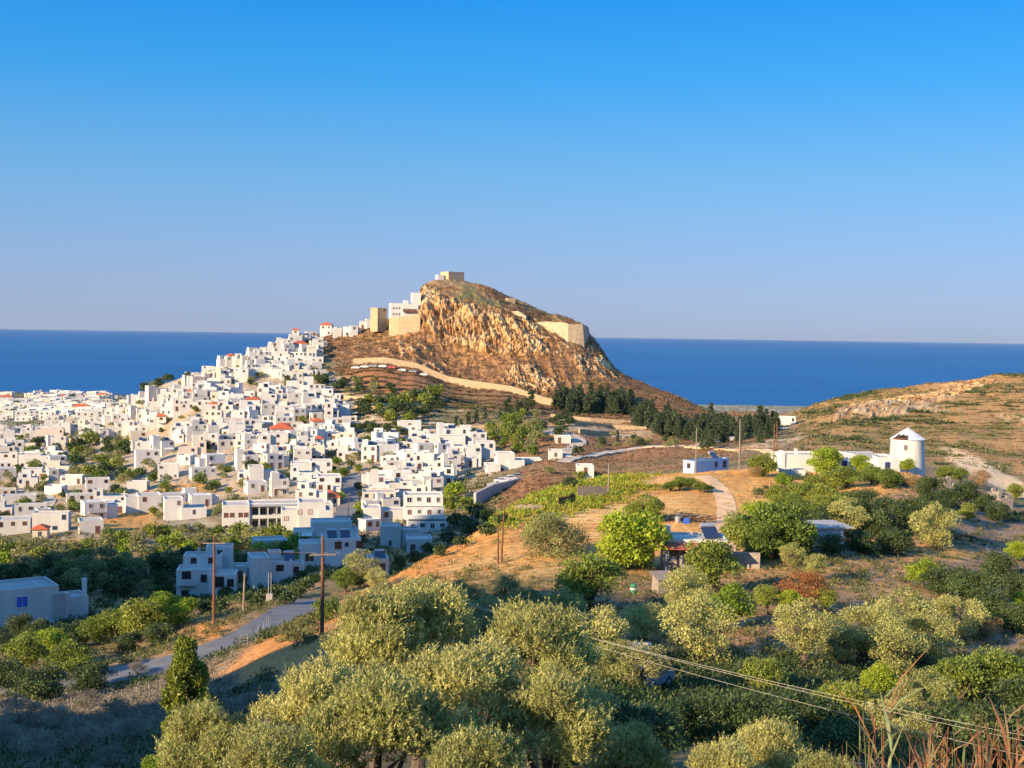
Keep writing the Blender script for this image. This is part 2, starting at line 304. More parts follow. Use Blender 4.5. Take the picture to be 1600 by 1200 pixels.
# ------------------------------------------------------------------ mesh helpers
class MB:
    def __init__(s): s.v = []; s.f = []; s.m = []; s.mats = []
    def mi(s, m):
        if m not in s.mats: s.mats.append(m)
        return s.mats.index(m)
    def face(s, pts, m):
        k = len(s.v); s.v += [tuple(p) for p in pts]; s.f.append(tuple(range(k, k+len(pts)))); s.m.append(s.mi(m))
    def mesh_add(s, vs, fs, m):
        k = len(s.v); i = s.mi(m); s.v += [tuple(p) for p in vs]
        for f in fs: s.f.append(tuple(k+j for j in f)); s.m.append(i)
    def box(s, x0, x1, y0, y1, z0, z1, m, rot=0.0, c=None):
        vs = [(x0,y0,z0),(x1,y0,z0),(x1,y1,z0),(x0,y1,z0),(x0,y0,z1),(x1,y0,z1),(x1,y1,z1),(x0,y1,z1)]
        if rot:
            cx, cy = c or ((x0+x1)/2, (y0+y1)/2); ca, sa = math.cos(rot), math.sin(rot)
            vs = [(cx+(x-cx)*ca-(y-cy)*sa, cy+(x-cx)*sa+(y-cy)*ca, z) for x, y, z in vs]
        s.mesh_add(vs, [(0,3,2,1),(4,5,6,7),(0,1,5,4),(1,2,6,5),(2,3,7,6),(3,0,4,7)], m)
    def vol(s, x0, x1, y0, y1, z0, z1, m, roof, par=0.35, th=0.22):
        """a flat-roofed volume with a parapet"""
        o = [(x0,y0),(x1,y0),(x1,y1),(x0,y1)]; i = [(x0+th,y0+th),(x1-th,y0+th),(x1-th,y1-th),(x0+th,y1-th)]
        vs = [(a,b,z0) for a,b in o]+[(a,b,z1) for a,b in o]+[(a,b,z1) for a,b in i]+[(a,b,z1-par) for a,b in i]
        fs = []
        for k in range(4):
            n = (k+1) % 4; fs += [(k,n,4+n,4+k),(4+k,4+n,8+n,8+k),(8+k,8+n,12+n,12+k)]
        s.mesh_add(vs, fs, m); s.mesh_add([vs[12],vs[13],vs[14],vs[15]], [(0,1,2,3)], roof)
    def hip(s, x0, x1, y0, y1, z, h, m, ov=0.35):
        x0 -= ov; x1 += ov; y0 -= ov; y1 += ov; w = x1-x0; d = y1-y0
        if w >= d: a, b = (x0+d/2, (y0+y1)/2, z+h), (x1-d/2+0.01, (y0+y1)/2, z+h)
        else: a, b = ((x0+x1)/2, y0+w/2, z+h), ((x0+x1)/2, y1-w/2+0.01, z+h)
        c = [(x0,y0,z),(x1,y0,z),(x1,y1,z),(x0,y1,z)]
        if w >= d: fs = [(0,1,5,4),(1,2,5),(2,3,4,5),(3,0,4)]
        else: fs = [(0,1,4),(1,2,5,4),(2,3,5),(3,0,4,5)]
        s.mesh_add(c+[a,b], fs, m); s.mesh_add([(p[0],p[1],z-0.12) for p in c]+c, [(0,3,2,1),(0,1,5,4),(1,2,6,5),(2,3,7,6),(3,0,4,7)], m)
    def tube(s, pts, rad, m, n=6, cap=True):
        rings = []; pts = [Vector(p) for p in pts]; vs = []; fs = []
        for i, p in enumerate(pts):
            t = (pts[min(i+1, len(pts)-1)]-pts[max(i-1, 0)]).normalized()
            a = t.cross(Vector((0.31, 0.95, 0.05))).normalized(); b = t.cross(a)
            for k in range(n):
                g = 2*PI*k/n; vs.append(tuple(p+(a*math.cos(g)+b*math.sin(g))*rad[i]))
        for i in range(len(pts)-1):
            for k in range(n): fs.append((i*n+k, i*n+(k+1) % n, (i+1)*n+(k+1) % n, (i+1)*n+k))
        if cap: fs.append(tuple(range((len(pts)-1)*n, len(pts)*n))); fs.append(tuple(reversed(range(n))))
        s.mesh_add(vs, fs, m)
    def mesh(s, name):
        me = bpy.data.meshes.new(name); me.from_pydata(s.v, [], s.f)
        for m in s.mats: me.materials.append(M[m] if isinstance(m, str) else m)
        if len(s.mats) > 1: me.polygons.foreach_set('material_index', s.m)
        me.update(); return me
    def build(s, name, parent=None, loc=(0,0,0), rz=0.0):
        return link(name, s.mesh(name), parent, loc, rz)
def link(name, data, parent=None, loc=(0,0,0), rz=0.0, sc=None):
    o = bpy.data.objects.new(name, data); COL.objects.link(o); o.location = loc; o.rotation_euler = (0, 0, rz)
    if sc is not None: o.scale = sc
    if parent: o.parent = parent
    return o
THINGS = []   # for the labels: object, noun phrase, position
def tag(o, label=None, cat=None, group=None, kind=None):
    if label: o['label'] = label
    if cat: o['category'] = cat
    if group: o['group'] = group
    if kind: o['kind'] = kind
    return o
def np_mesh(name, verts, faces, mats, midx=None, smooth=False):
    """verts (n,3), faces (m,3|4) numpy"""
    me = bpy.data.meshes.new(name); nv = len(verts); nf, k = faces.shape
    me.vertices.add(nv); me.vertices.foreach_set('co', np.ascontiguousarray(verts, dtype=np.float32).ravel())
    me.loops.add(nf*k); me.loops.foreach_set('vertex_index', np.ascontiguousarray(faces, dtype=np.int32).ravel())
    me.polygons.add(nf); me.polygons.foreach_set('loop_start', np.arange(0, nf*k, k, dtype=np.int32))
    try: me.polygons.foreach_set('loop_total', np.full(nf, k, dtype=np.int32))
    except Exception: pass
    if midx is not None: me.polygons.foreach_set('material_index', np.asarray(midx, dtype=np.int32))
    me.update(calc_edges=True)
    if smooth: me.polygons.foreach_set('use_smooth', np.ones(nf, dtype=bool))
    for m in mats: me.materials.append(M[m] if isinstance(m, str) else m)
    return me
def leaves(P, A, Nn, ln, wd):
    """diamond leaves: base P, axis A (unit), normal Nn, length, width -> verts, faces"""
    S = np.cross(A, Nn); S /= np.linalg.norm(S, axis=1, keepdims=True)+1e-9
    ln = ln[:, None]; wd = wd[:, None]
    v = np.stack([P, P+A*ln*0.45+S*wd*0.5, P+A*ln, P+A*ln*0.45-S*wd*0.5], 1).reshape(-1, 3)
    f = np.arange(len(v)).reshape(-1, 4); return v, f
def unit(a): return a/(np.linalg.norm(a, axis=1, keepdims=True)+1e-9)
# ------------------------------------------------------------------ terrain mesh
def project_np(x, y, z):
    v = np.stack([x, y, z-CAMZ], 0); c = np.tensordot(RN.T, v, 1); w = np.where(-c[2] > 0.05, -c[2], 0.05)
    return 800+FPX*c[0]/w, 600-FPX*c[1]/w
def _cl(P, step):
    out = []; n = len(P)
    for i in range(n-1):
        a, b, c, d = P[max(i-1, 0)], P[i], P[i+1], P[min(i+2, n-1)]; k = max(2, int((c-b).length/step))
        for j in range(k): s = j/k; out.append(0.5*((2*b)+(c-a)*s+(2*a-5*b+4*c-d)*s*s+(3*b-a-3*c+d)*s**3))
    out.append(P[-1])
    for _ in range(12): out = [out[0]]+[(out[i-1]+out[i]*2+out[i+1])/4 for i in range(1, len(out)-1)]+[out[-1]]
    return out
_rp = [Vector(v) for v in [(-60,121,44.2),(-53,122.5,44.6),(-47,123.5,45.2),(-40,124.5,45.8),(-34,126.5,46.5),(-29.6,130,47.2),(-27,135,47.5),(-25.8,141,47.5),(-25.4,148,47.1),(-25,155,46.4),(-24,163,45.6)]]
ROADC = _cl([q for q in _rp if q is not None], 0.8)
ROADZ = np.array([tuple(q) for q in ROADC])
th_in = np.arctan((np.concatenate([np.arange(-120, 600, 3.0), np.arange(600, 1000, 1.25), np.arange(1000, 1724, 3.0)])-800)/FPX)
th_out = np.linspace(th_in[-1], PI*1.0, 90)[1:]
th_outl = np.linspace(-PI, th_in[0], 90)[:-1]
TH = np.concatenate([th_outl, th_in, th_out])
DR = np.concatenate([np.exp(np.linspace(math.log(1.0), math.log(590), 430)), np.arange(591, 705, 0.9), np.exp(np.linspace(math.log(706), math.log(1900), 75)), [2400, 3500, 5500]])
def grid_xy(TH, DR):
    t, d = np.meshgrid(TH, DR, indexing='ij'); r = np.where(np.abs(t) <= 0.54, d/np.cos(np.clip(t, -0.54, 0.54)), d/math.cos(0.54))
    return r*np.sin(t), r*np.cos(t)
GX, GY = grid_xy(TH, DR)
GZ = H(GX.ravel(), GY.ravel()).reshape(GX.shape)
PX, PY = project_np(GX, GY, GZ)
inf = GY > 5
def blob(px, py, rx, ry, ang=0.0, soft=0.35):
    """soft elliptical region of the hillside as seen from the viewpoint, broken up by noise"""
    a = math.radians(ang); dx = PX-px; dy = PY-py
    ux = (dx*math.cos(a)+dy*math.sin(a))/rx; uy = (-dx*math.sin(a)+dy*math.cos(a))/ry
    return (1-sstep(1-soft, 1+soft, np.hypot(ux, uy)+BN*0.30))*inf
BN = fbm(GX*0.09, GY*0.09, GZ*0.12, o=4, s=21)*1.6
FN = fbm(GX*0.5, GY*0.5, GZ*0.5, o=3, s=33)*1.7
def drng(a, b, s=0.06): return sstep(a*(1-s), a*(1+s), GY)*(1-sstep(b*(1-s), b*(1+s), GY))
# cliffs: where the rock shows bare
slope = np.abs(np.gradient(GZ, axis=1)/np.maximum(np.gradient(DR)[None, :]/np.cos(np.clip(TH, -0.54, 0.54))[:, None], 1e-3))
rk = (blob(745, 478, 95, 24, 17, 0.3)+blob(720, 505, 75, 36, 20, 0.3)+blob(790, 520, 55, 35, 10, 0.3)+blob(845, 540, 45, 16, 5)*0.5+blob(930, 570, 36, 20, 40, 0.3)*0.6
      + blob(830, 590, 46, 20, 10, 0.3)*0.62+blob(655, 470, 22, 30, 0, 0.2)+blob(640, 545, 40, 14)*0.5+blob(960, 560, 22, 26, 45)*0.6+blob(680, 575, 18, 10)*0.7)*drng(596, 698, 0.01)
rk = np.clip(rk, 0, 1)*sstep(-6, 5, PY-np.interp(PX, [640, 655, 680, 700, 745, 800, 850, 905, 950], [444, 448, 456, 468, 484, 497, 511, 530, 545])+FN*8)
rk2 = np.clip(blob(1345, 637, 48, 10, -12)+blob(1440, 622, 70, 8, -8)+blob(1410, 640, 60, 8, -10)+blob(1510, 602, 40, 8, -8)+blob(1585, 655, 30, 8, 10)*0.6+blob(1480, 640, 25, 6)*0.5, 0, 1)*drng(470, 672, 0.02)
def ridged(x, y, z, o, sd):
    r = 0; a = 1.0; t_ = 0
    for k in range(o):
        r = r+a*(1-np.abs(vnoise(x*2.03**k, y*2.03**k, z*2.03**k, sd+k*5)))**2; t_ += a; a *= 0.55
    return r/t_
st = GX*0.5+GZ*0.9     # strata dip down to the right
rg = ridged(GX*0.06+GZ*0.03, GY*0.05, GZ*0.055, 5, 51); rg2 = ridged(GX*0.17+GZ*0.05, GY*0.12, st*0.19, 4, 61); rg3 = ridged(GX*0.8, GY*0.5, GZ*0.5, 3, 71)
ROCK = sstep(0.25, 0.55, np.clip(rk+rk2, 0, 1)+(rg2-0.55)*1.3+FN*0.25-0.19)*((rk+rk2) > 0.02)
castle = blob(780, 540, 260, 110, 0, 0.25)*drng(596, 700, 0.01)
push = np.clip(rk, 0, 1)*((rg-0.5)*9+(rg2-0.5)*4.5+(rg3-0.5)*2.0)+rk2*((rg2-0.45)*7+(rg3-0.5)*3)+castle*((rg2-0.5)*3.0+(rg3-0.5)*1.2)
X = GX-push*0.15; Y = GY-push*0.85; Z = GZ+push*0.22
# ground colours of the place itself
def mix(a, c, w): w = np.clip(w, 0, 1)[..., None]; return a*(1-w)+np.array(c)*w
C = np.zeros(GX.shape+(3,))+np.array([0.26, 0.17, 0.09])
C = mix(C, (0.14, 0.13, 0.06), sstep(-0.1, 0.6, BN))
C = mix(C, (0.40, 0.24, 0.09), sstep(0.1, 0.8, -BN)*0.7)
C = mix(C, (0.17, 0.15, 0.12), drng(1, 118)*(PX < 520)*0.85)            # stony scrub ground in the left hollow
town = blob(330, 700, 360, 120, -10, 0.15)+blob(620, 740, 140, 90)
C = mix(C, (0.50, 0.42, 0.32), np.clip(town, 0, 1)*0.6*drng(285, 700))
C = mix(C, (0.36, 0.20, 0.08), np.clip(town, 0, 1)*sstep(0.1, 0.6, BN)*0.5)
C = mix(C, (0.20, 0.20, 0.13), drng(780, 1700)*0.9)                          # coastal plain
C = mix(C, (0.36, 0.32, 0.25), drng(780, 1700)*sstep(0.1, 0.5, FN)*0.8)
cas = np.clip(blob(800, 560, 320, 90, 8, 0.2)*drng(540, 760, 0.02), 0, 1)
C = mix(C, (0.23, 0.125, 0.062), cas*0.95)
C = mix(C, (0.38, 0.20, 0.08), cas*sstep(0.1, 0.7, BN+FN*0.4)*0.7)
C = mix(C, (0.16, 0.090, 0.055), cas*sstep(0.2, 0.7, -FN)*0.7)
C = mix(C, (0.28, 0.14, 0.065), blob(950, 690, 180, 40)*drng(330, 560)*0.9)     # brown slopes right of the town
C = mix(C, (0.24, 0.115, 0.055), blob(850, 770, 100, 30)*drng(290, 420)*0.9)
C = mix(C, (0.34, 0.15, 0.06), blob(600, 600, 60, 22, 15)*drng(480, 640)*0.9)
rh = drng(380, 720)*sstep(1200, 1300, PX)
C = mix(C, (0.42, 0.235, 0.085), rh*0.95); C = mix(C, (0.17, 0.165, 0.06), rh*sstep(-0.35, 0.45, BN+FN*0.3)*0.85*sstep(625, 700, PY))
C = mix(C, (0.14, 0.14, 0.05), rh*sstep(0.45, 0.6, BN)*0.7); C = mix(C, (0.46, 0.27, 0.11), rh*sstep(0.3, 0.8, -BN)*0.8)
C = mix(C, (0.78, 0.54, 0.30), np.clip(blob(1545, 740, 80, 14, 28, 0.2), 0, 1)*drng(296, 420, 0.03))   # bare sand cut
nh = drng(88, 262, 0.03)*sstep(560, 640, PX-(PY-900)*0.0)*sstep(0, 40, 1480-PX)
C = mix(C, (0.62, 0.34, 0.105), nh*sstep(930, 850, PY)*0.95)                  # golden dry hill
C = mix(C, (0.72, 0.47, 0.20), nh*sstep(0.0, 0.7, BN)*sstep(930, 850, PY)*0.8)
C = mix(C, (0.44, 0.20, 0.075), nh*sstep(0.1, 0.7, -BN-FN*0.4)*0.8)
C = mix(C, (0.36, 0.20, 0.10), drng(60, 160)*sstep(880, 960, PY)*(PX > 560)*0.85)
C = mix(C, (0.30, 0.20, 0.14), drng(60, 240)*sstep(1280, 1380, PX)*0.85)
C = mix(C, (0.50, 0.29, 0.12), blob(1380, 925, 70, 14, 8)*0.9)
C = mix(C, (0.60, 0.33, 0.12), blob(1470, 862, 50, 10, 5)*0.9)
C = mix(C, (0.66, 0.35, 0.11), (blob(1310, 767, 95, 13)+blob(1180, 775, 60, 25))*drng(150, 262, 0.02)*0.9)
C = mix(C, (0.55, 0.25, 0.085), np.clip(blob(450, 1015, 90, 34, -28)+blob(640, 895, 90, 22, -25)+blob(320, 985, 40, 14), 0, 1)*drng(90, 200)*0.95)
C = mix(C, (0.50, 0.26, 0.08), np.clip(blob(25, 770, 60, 16)+blob(190, 815, 60, 20)+blob(290, 765, 40, 10)+blob(150, 850, 60, 8)+blob(345, 860, 60, 10, -30)+blob(80, 770, 30, 8), 0, 1)*drng(200, 480)*0.95)
C = mix(C, (0.56, 0.39, 0.22), np.clip(blob(940, 672, 90, 10, 3)+blob(1180, 700, 90, 7, -14)+blob(890, 655, 30, 6), 0, 1)*drng(380, 560)*0.85)
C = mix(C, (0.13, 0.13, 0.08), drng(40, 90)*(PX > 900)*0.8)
rc = mix(np.zeros(C.shape)+np.array([0.55, 0.35, 0.17]), (0.30, 0.155, 0.07), sstep(0.55, 0.30, rg2))
rc = mix(rc, (0.70, 0.52, 0.29), sstep(0.0, 0.7, BN+FN*0.5)*0.8)
rc = mix(rc, (0.24, 0.13, 0.065), sstep(0.62, 0.75, ridged(GX*0.4, GY*0.3, st*0.35, 3, 91))*0.4)
w = ROCK[..., None]; C = C*(1-w)+rc*w
C *= (1+FN*0.12)[..., None]; C = np.clip(C, 0.02, 0.85)
nx, ny = GX.shape
idx = np.arange(nx*ny).reshape(nx, ny)
F = np.stack([idx[:-1, :-1], idx[1:, :-1], idx[1:, 1:], idx[:-1, 1:]], -1).reshape(-1, 4)
mt, t, p, o = new_mat('hillside ground'); L = t.links
p.inputs['Roughness'].default_value = 0.95; p.inputs['Specular IOR Level'].default_value = 0.15
at_ = N(t, 'ShaderNodeAttribute', attribute_name='ground_colour'); tc = N(t, 'ShaderNodeTexCoord')
n1 = N(t, 'ShaderNodeTexNoise'); n1.inputs['Scale'].default_value = 1.3; n1.inputs['Detail'].default_value = 8; n1.inputs['Roughness'].default_value = 0.7
L.new(tc.outputs['Object'], n1.inputs['Vector'])
mr = N(t, 'ShaderNodeMapRange'); mr.inputs['From Min'].default_value = 0.3; mr.inputs['From Max'].default_value = 0.7; mr.inputs['To Min'].default_value = 0.6; mr.inputs['To Max'].default_value = 1.35
L.new(n1.outputs[0], mr.inputs[0]); h = N(t, 'ShaderNodeHueSaturation'); L.new(mr.outputs[0], h.inputs['Value']); L.new(at_.outputs['Color'], h.inputs['Color']); L.new(h.outputs[0], p.inputs['Base Color'])
bn = N(t, 'ShaderNodeBump'); bn.inputs['Strength'].default_value = 0.8; bn.inputs['Distance'].default_value = 0.5
n2 = N(t, 'ShaderNodeTexNoise'); n2.inputs['Scale'].default_value = 0.8; n2.inputs['Detail'].default_value = 8; n2.inputs['Roughness'].default_value = 0.75
L.new(tc.outputs['Object'], n2.inputs['Vector']); vo = N(t, 'ShaderNodeTexVoronoi', feature='DISTANCE_TO_EDGE'); vo.inputs['Scale'].default_value = 0.35
wn = N(t, 'ShaderNodeVectorMath', operation='ADD'); nw_ = N(t, 'ShaderNodeTexNoise'); nw_.inputs['Scale'].default_value = 0.4; nw_.inputs['Detail'].default_value = 4
sc_ = N(t, 'ShaderNodeVectorMath', operation='SCALE'); sc_.inputs['Scale'].default_value = 5.0
L.new(tc.outputs['Object'], nw_.inputs['Vector']); L.new(nw_.outputs['Color'], sc_.inputs[0]); L.new(sc_.outputs[0], wn.inputs[0]); L.new(tc.outputs['Object'], wn.inputs[1]); L.new(wn.outputs[0], vo.inputs['Vector'])
cr_ = N(t, 'ShaderNodeMapRange'); cr_.inputs['From Max'].default_value = 0.12; L.new(vo.outputs['Distance'], cr_.inputs[0])
mk = N(t, 'ShaderNodeMath', operation='MULTIPLY'); L.new(cr_.outputs[0], mk.inputs[0]); L.new(at_.outputs['Alpha'], mk.inputs[1])
ad = N(t, 'ShaderNodeMath', operation='ADD'); L.new(mk.outputs[0], ad.inputs[0]); L.new(n2.outputs[0], ad.inputs[1])
L.new(ad.outputs[0], bn.inputs['Height']); L.new(bn.outputs[0], p.inputs['Normal'])
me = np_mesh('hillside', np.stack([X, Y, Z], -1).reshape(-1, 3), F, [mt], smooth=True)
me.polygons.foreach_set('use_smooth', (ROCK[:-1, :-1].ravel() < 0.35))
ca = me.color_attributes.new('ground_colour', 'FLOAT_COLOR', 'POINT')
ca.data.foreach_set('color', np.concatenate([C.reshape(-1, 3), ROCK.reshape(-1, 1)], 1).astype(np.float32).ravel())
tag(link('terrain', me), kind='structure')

# ------------------------------------------------------------------ sea
ms_, t, p, o = new_mat('sea water'); L = t.links
p.inputs['Roughness'].default_value = 0.35; p.inputs['Specular IOR Level'].default_value = 0.10; p.inputs['IOR'].default_value = 1.33
tc = N(t, 'ShaderNodeTexCoord'); mp = N(t, 'ShaderNodeMapping'); mp.inputs['Scale'].default_value = (0.0006, 0.0022, 1); L.new(tc.outputs['Object'], mp.inputs[0])
n = N(t, 'ShaderNodeTexNoise'); n.inputs['Scale'].default_value = 1.0; n.inputs['Detail'].default_value = 6; L.new(mp.outputs[0], n.inputs['Vector'])
r = N(t, 'ShaderNodeValToRGB'); r.color_ramp.elements[0].position = 0.3; r.color_ramp.elements[1].position = 0.75
r.color_ramp.elements[0].color = (0.002, 0.060, 0.185, 1); r.color_ramp.elements[1].color = (0.005, 0.100, 0.27, 1); L.new(n.outputs[0], r.inputs[0]); L.new(r.outputs[0], p.inputs['Base Color'])
b = N(t, 'ShaderNodeBump'); b.inputs['Strength'].default_value = 0.6; b.inputs['Distance'].default_value = 1.5
n2 = N(t, 'ShaderNodeTexNoise'); n2.inputs['Scale'].default_value = 0.06; n2.inputs['Detail'].default_value = 5; L.new(tc.outputs['Object'], n2.inputs['Vector']); L.new(n2.outputs[0], b.inputs['Height']); L.new(b.outputs[0], p.inputs['Normal'])
v = [(0, 0, 0)]; rr = [300, 3000, 12000, 60000]; v = []; f = []
for a in rr:
    for k in range(128): v.append((a*math.cos(k*PI/64), a*math.sin(k*PI/64), 0))
for i in range(3):
    for k in range(128): f.append((i*128+k, i*128+(k+1) % 128, (i+1)*128+(k+1) % 128, (i+1)*128+k))
me = bpy.data.meshes.new('sea'); me.from_pydata(v, [], f); me.materials.append(ms_); me.update()
tag(link('sea', me), kind='structure')

# ------------------------------------------------------------------ draped strips: roads, tracks
def path_pts(pix, step=1.2, dmin=8):
    P = []
    for q in pix:
        P.append(ground(q[0], q[2])[0] if len(q) > 2 else hit(q[0], q[1], dmin))
    out = []
    n = len(P)
    for i in range(n-1):                      # Catmull-Rom through the points
        a, b, c, d = P[max(i-1, 0)], P[i], P[i+1], P[min(i+2, n-1)]
        k = max(2, int((c-b).length/step))
        for j in range(k):
            s = j/k; out.append(0.5*((2*b)+(c-a)*s+(2*a-5*b+4*c-d)*s*s+(3*b-a-3*c+d)*s**3))
    out.append(P[-1]); return out
def strip(name, pix, width, mat, lift=0.12, step=1.2, nw=8, kind='structure', thick=0.5, flat=0.0, smooth=3, P=None):
    P = P or path_pts(pix, step); V = []; Fc = []
    for _ in range(smooth): P = [P[0]]+[(P[i-1]+P[i]*2+P[i+1])/4 for i in range(1, len(P)-1)]+[P[-1]]
    for i, q in enumerate(P):
        t_ = (P[min(i+1, len(P)-1)]-P[max(i-1, 0)]); t_.z = 0; t_.normalize(); s_ = Vector((t_.y, -t_.x, 0))
        zs = []
        for k in range(nw+1):
            e = q+s_*((k/nw-0.5)*width); zs.append((e, hz(e.x, e.y)))
        zm = max(z for _, z in zs)
        ring = [(e.x, e.y, (z*(1-flat)+zm*flat)+lift) for e, z in zs]
        V.append((ring[0][0], ring[0][1], ring[0][2]-thick)); V += ring; V.append((ring[-1][0], ring[-1][1], ring[-1][2]-thick))
    w_ = nw+3
    for i in range(len(P)-1):
        for k in range(w_-1): Fc.append((i*w_+k, i*w_+k+1, (i+1)*w_+k+1, (i+1)*w_+k))
    me = bpy.data.meshes.new(name); me.from_pydata(V, [], Fc); me.materials.append(M[mat]); me.update()
    return tag(link(name, me), kind=kind), P
road, ROADP = strip('road', None, 6.0, 'asphalt', 0.07, 0.6, 12, flat=1.0, thick=0.4, smooth=0, P=ROADC)
strip('track', [(1130,850,150),(1134,822),(1136,800),(1133,780),(1124,764),(1112,752),(1098,744)], 2.9, 'dirt', 0.06, 0.8, 6)
strip('track', [(880,724),(930,712),(985,703),(1040,698),(1090,697),(1140,688),(1185,679),(1225,668)], 4.5, 'paving', 0.22, 2.0, 6, flat=0.8)
strip('track', [(1075,698),(1150,704),(1215,711),(1260,716)], 3.0, 'dirt', 0.15, 2.0, 6, flat=0.5)
strip('road', [(880,716,420),(905,698,455),(850,690,470),(880,678,485),(930,676,490),(980,682,485)], 5, 'paving', 0.22, 2.0, 6, flat=0.6)
strip('street', [(541,815),(543,795),(545,775),(550,757),(548,745)], 6.5, 'asphalt', 0.16, 1.5, 6, flat=0.4)
strip('road', [(0,762),(40,765),(62,772),(78,782),(70,795)], 4.0, 'paving', 0.2, 2.0, 6, flat=0.5)
strip('track', [(105,790-46),(150,738-4),(200,728)], 3.0, 'paving', 0.2, 2.0, 6, flat=0.5)
# ------------------------------------------------------------------ plants
def crown_mesh(name, seed, nblob, leafn, ls, mat, sq=(1, 1, 0.85), blobr=(0.28, 0.45), up=0.3, core=0.2, elong=2.6, gaps=0.0, mode='round', mat2=None):
    """crown of unit radius about the origin: leaves spread over many clumps of unequal size"""
    g = np.random.default_rng(seed); B = []
    tries = 0
    while len(B) < nblob and tries < 5000:
        tries += 1
        v = g.normal(size=3); v /= np.linalg.norm(v); r = g.uniform(*blobr)
        q = v*g.uniform(0.35, 1.0)**0.6*(1-r*0.8)
        if mode == 'cone': zz = g.uniform(-1, 1); a = g.uniform(0, 2*PI); q = np.array([math.cos(a), math.sin(a), 0])*(0.62*(1-zz)/2)*g.uniform(0.4, 1)+np.array([0, 0, zz*0.95]); r = r*(0.4+0.6*(1-zz)/2)
        if mode == 'column': zz = g.uniform(-1, 1); a = g.uniform(0, 2*PI); w = 0.55*(1-max(0, zz)**2.2*0.8); q = np.array([math.cos(a), math.sin(a), 0])*w*g.uniform(0.5, 1)+np.array([0, 0, zz*0.92]); r = r*0.7
        if mode == 'bush' and q[2] < -0.25: continue
        B.append((q, r))
    w = np.array([b[1]**2 for b in B]); cnt = (w/w.sum()*leafn).astype(int)+4
    P = []; Nr = []
    for (q, r), n in zip(B, cnt):
        v = unit(g.normal(size=(n, 3))); v[:, 2] = np.where(v[:, 2] < -0.3, -v[:, 2]*0.5, v[:, 2]); v = unit(v)
        rr = np.where(g.random(n) < core, g.uniform(0.3, 0.85, n), g.uniform(0.84, 1.08, n))*r
        # clumpy surface
        bump = 1+0.18*vnoise(*(v.T*4+q[:, None]*9), s=seed)
        P.append(q+v*(rr*bump)[:, None]); Nr.append(v)
    P = np.concatenate(P); Nr = np.concatenate(Nr)
    if gaps > 0:
        k = vnoise(*(P.T*3.2), s=seed+5) > (-1+gaps*1.2); P = P[k]; Nr = Nr[k]
    P = P*np.array(sq); n = len(P)
    A = unit(Nr*0.5+g.normal(size=(n, 3))*0.75+np.array([0, 0, up])); Nn = unit(Nr+g.normal(size=(n, 3))*0.6)
    ln = ls*g.uniform(0.6, 1.3, n); V, Fc = leaves(P, A, Nn, ln, ln/elong)
    return np_mesh(name, V, Fc, [mat])
def olive_near(name, seed, nblob, nsprig, per, ls, mat):
    """crown made of upright shoots with narrow paired leaves"""
    g = np.random.default_rng(seed); B = []
    for _ in range(nblob):
        v = g.normal(size=3); v /= np.linalg.norm(v); v[2] = abs(v[2])*1.1-0.35 if g.random() < 0.75 else v[2]
        r = g.uniform(0.16, 0.36); B.append((v*g.uniform(0.45, 1)**0.6*(1-r*0.7), r))
    w = np.array([b[1]**2 for b in B]); cnt = (w/w.sum()*nsprig).astype(int)
    P = []; Nr = []
    for (q, r), n in zip(B, cnt):
        v = unit(g.normal(size=(n, 3))); v[:, 2] = np.where(v[:, 2] < -0.2, -v[:, 2], v[:, 2])
        rr = np.where(g.random(n) < 0.25, g.uniform(0.35, 0.85, n), g.uniform(0.85, 1.1, n))*r
        P.append(q+v*rr[:, None]); Nr.append(v)
    P = np.concatenate(P); Nr = np.concatenate(Nr); n = len(P)
    A = unit(Nr*0.55+np.array([0, 0, 0.85])+g.normal(size=(n, 3))*0.33); L_ = g.uniform(0.07, 0.20, n)+(g.random(n) < 0.06)*0.14
    t = np.tile(np.linspace(0.05, 1.0, per), n); I = np.repeat(np.arange(n), per)
    bp = P[I]+A[I]*(L_[I]*t)[:, None]
    side = unit(np.cross(A[I], g.normal(size=(len(I), 3)))); ax = unit(A[I]*0.85+side*0.75+g.normal(size=(len(I), 3))*0.15)
    nn = unit(np.cross(ax, np.cross(A[I], ax))+g.normal(size=(len(I), 3))*0.4)
    ln = ls*g.uniform(0.7, 1.25, len(I))*(1.1-t*0.35)
    V, Fc = leaves(bp, ax, nn, ln, ln*0.27)
    return np_mesh(name, V, Fc, [mat])
CR = {}
def variants(key, n, fn): CR[key] = [fn(k) for k in range(n)]
variants('olive_front', 4, lambda k: olive_near('olive crown', 11+k, 34, 4300, 9, 0.072, 'olive'))
variants('olive_mid', 3, lambda k: crown_mesh('olive crown', 21+k, 34, 9000, 0.075, 'olive', (1, 1, 0.9), (0.2, 0.36), up=0.5, gaps=0.28, elong=2.8))
variants('olive_dark', 2, lambda k: crown_mesh('grey olive crown', 31+k, 34, 8000, 0.075, 'olived', (1, 1, 0.85), (0.2, 0.36), up=0.5, gaps=0.25, elong=2.8))
variants('bright', 2, lambda k: crown_mesh('green crown', 41+k, 30, 8000, 0.085, 'bright', (1, 1, 0.85), (0.2, 0.4), up=0.2, gaps=0.2, elong=1.8))
variants('green', 3, lambda k: crown_mesh('green crown', 51+k, 30, 7000, 0.085, 'green_l', (1, 1, 0.8), (0.22, 0.42), up=0.2, gaps=0.15, elong=1.9))
variants('dark', 2, lambda k: crown_mesh('dark crown', 61+k, 26, 6000, 0.09, 'dark_l', (1, 1, 0.8), (0.25, 0.42), up=0.2, gaps=0.1, elong=1.9))
variants('rust', 1, lambda k: crown_mesh('rust crown', 71+k, 30, 5000, 0.08, 'rustl', (1, 1, 0.9), (0.2, 0.36), up=0.5, gaps=0.3, elong=3))
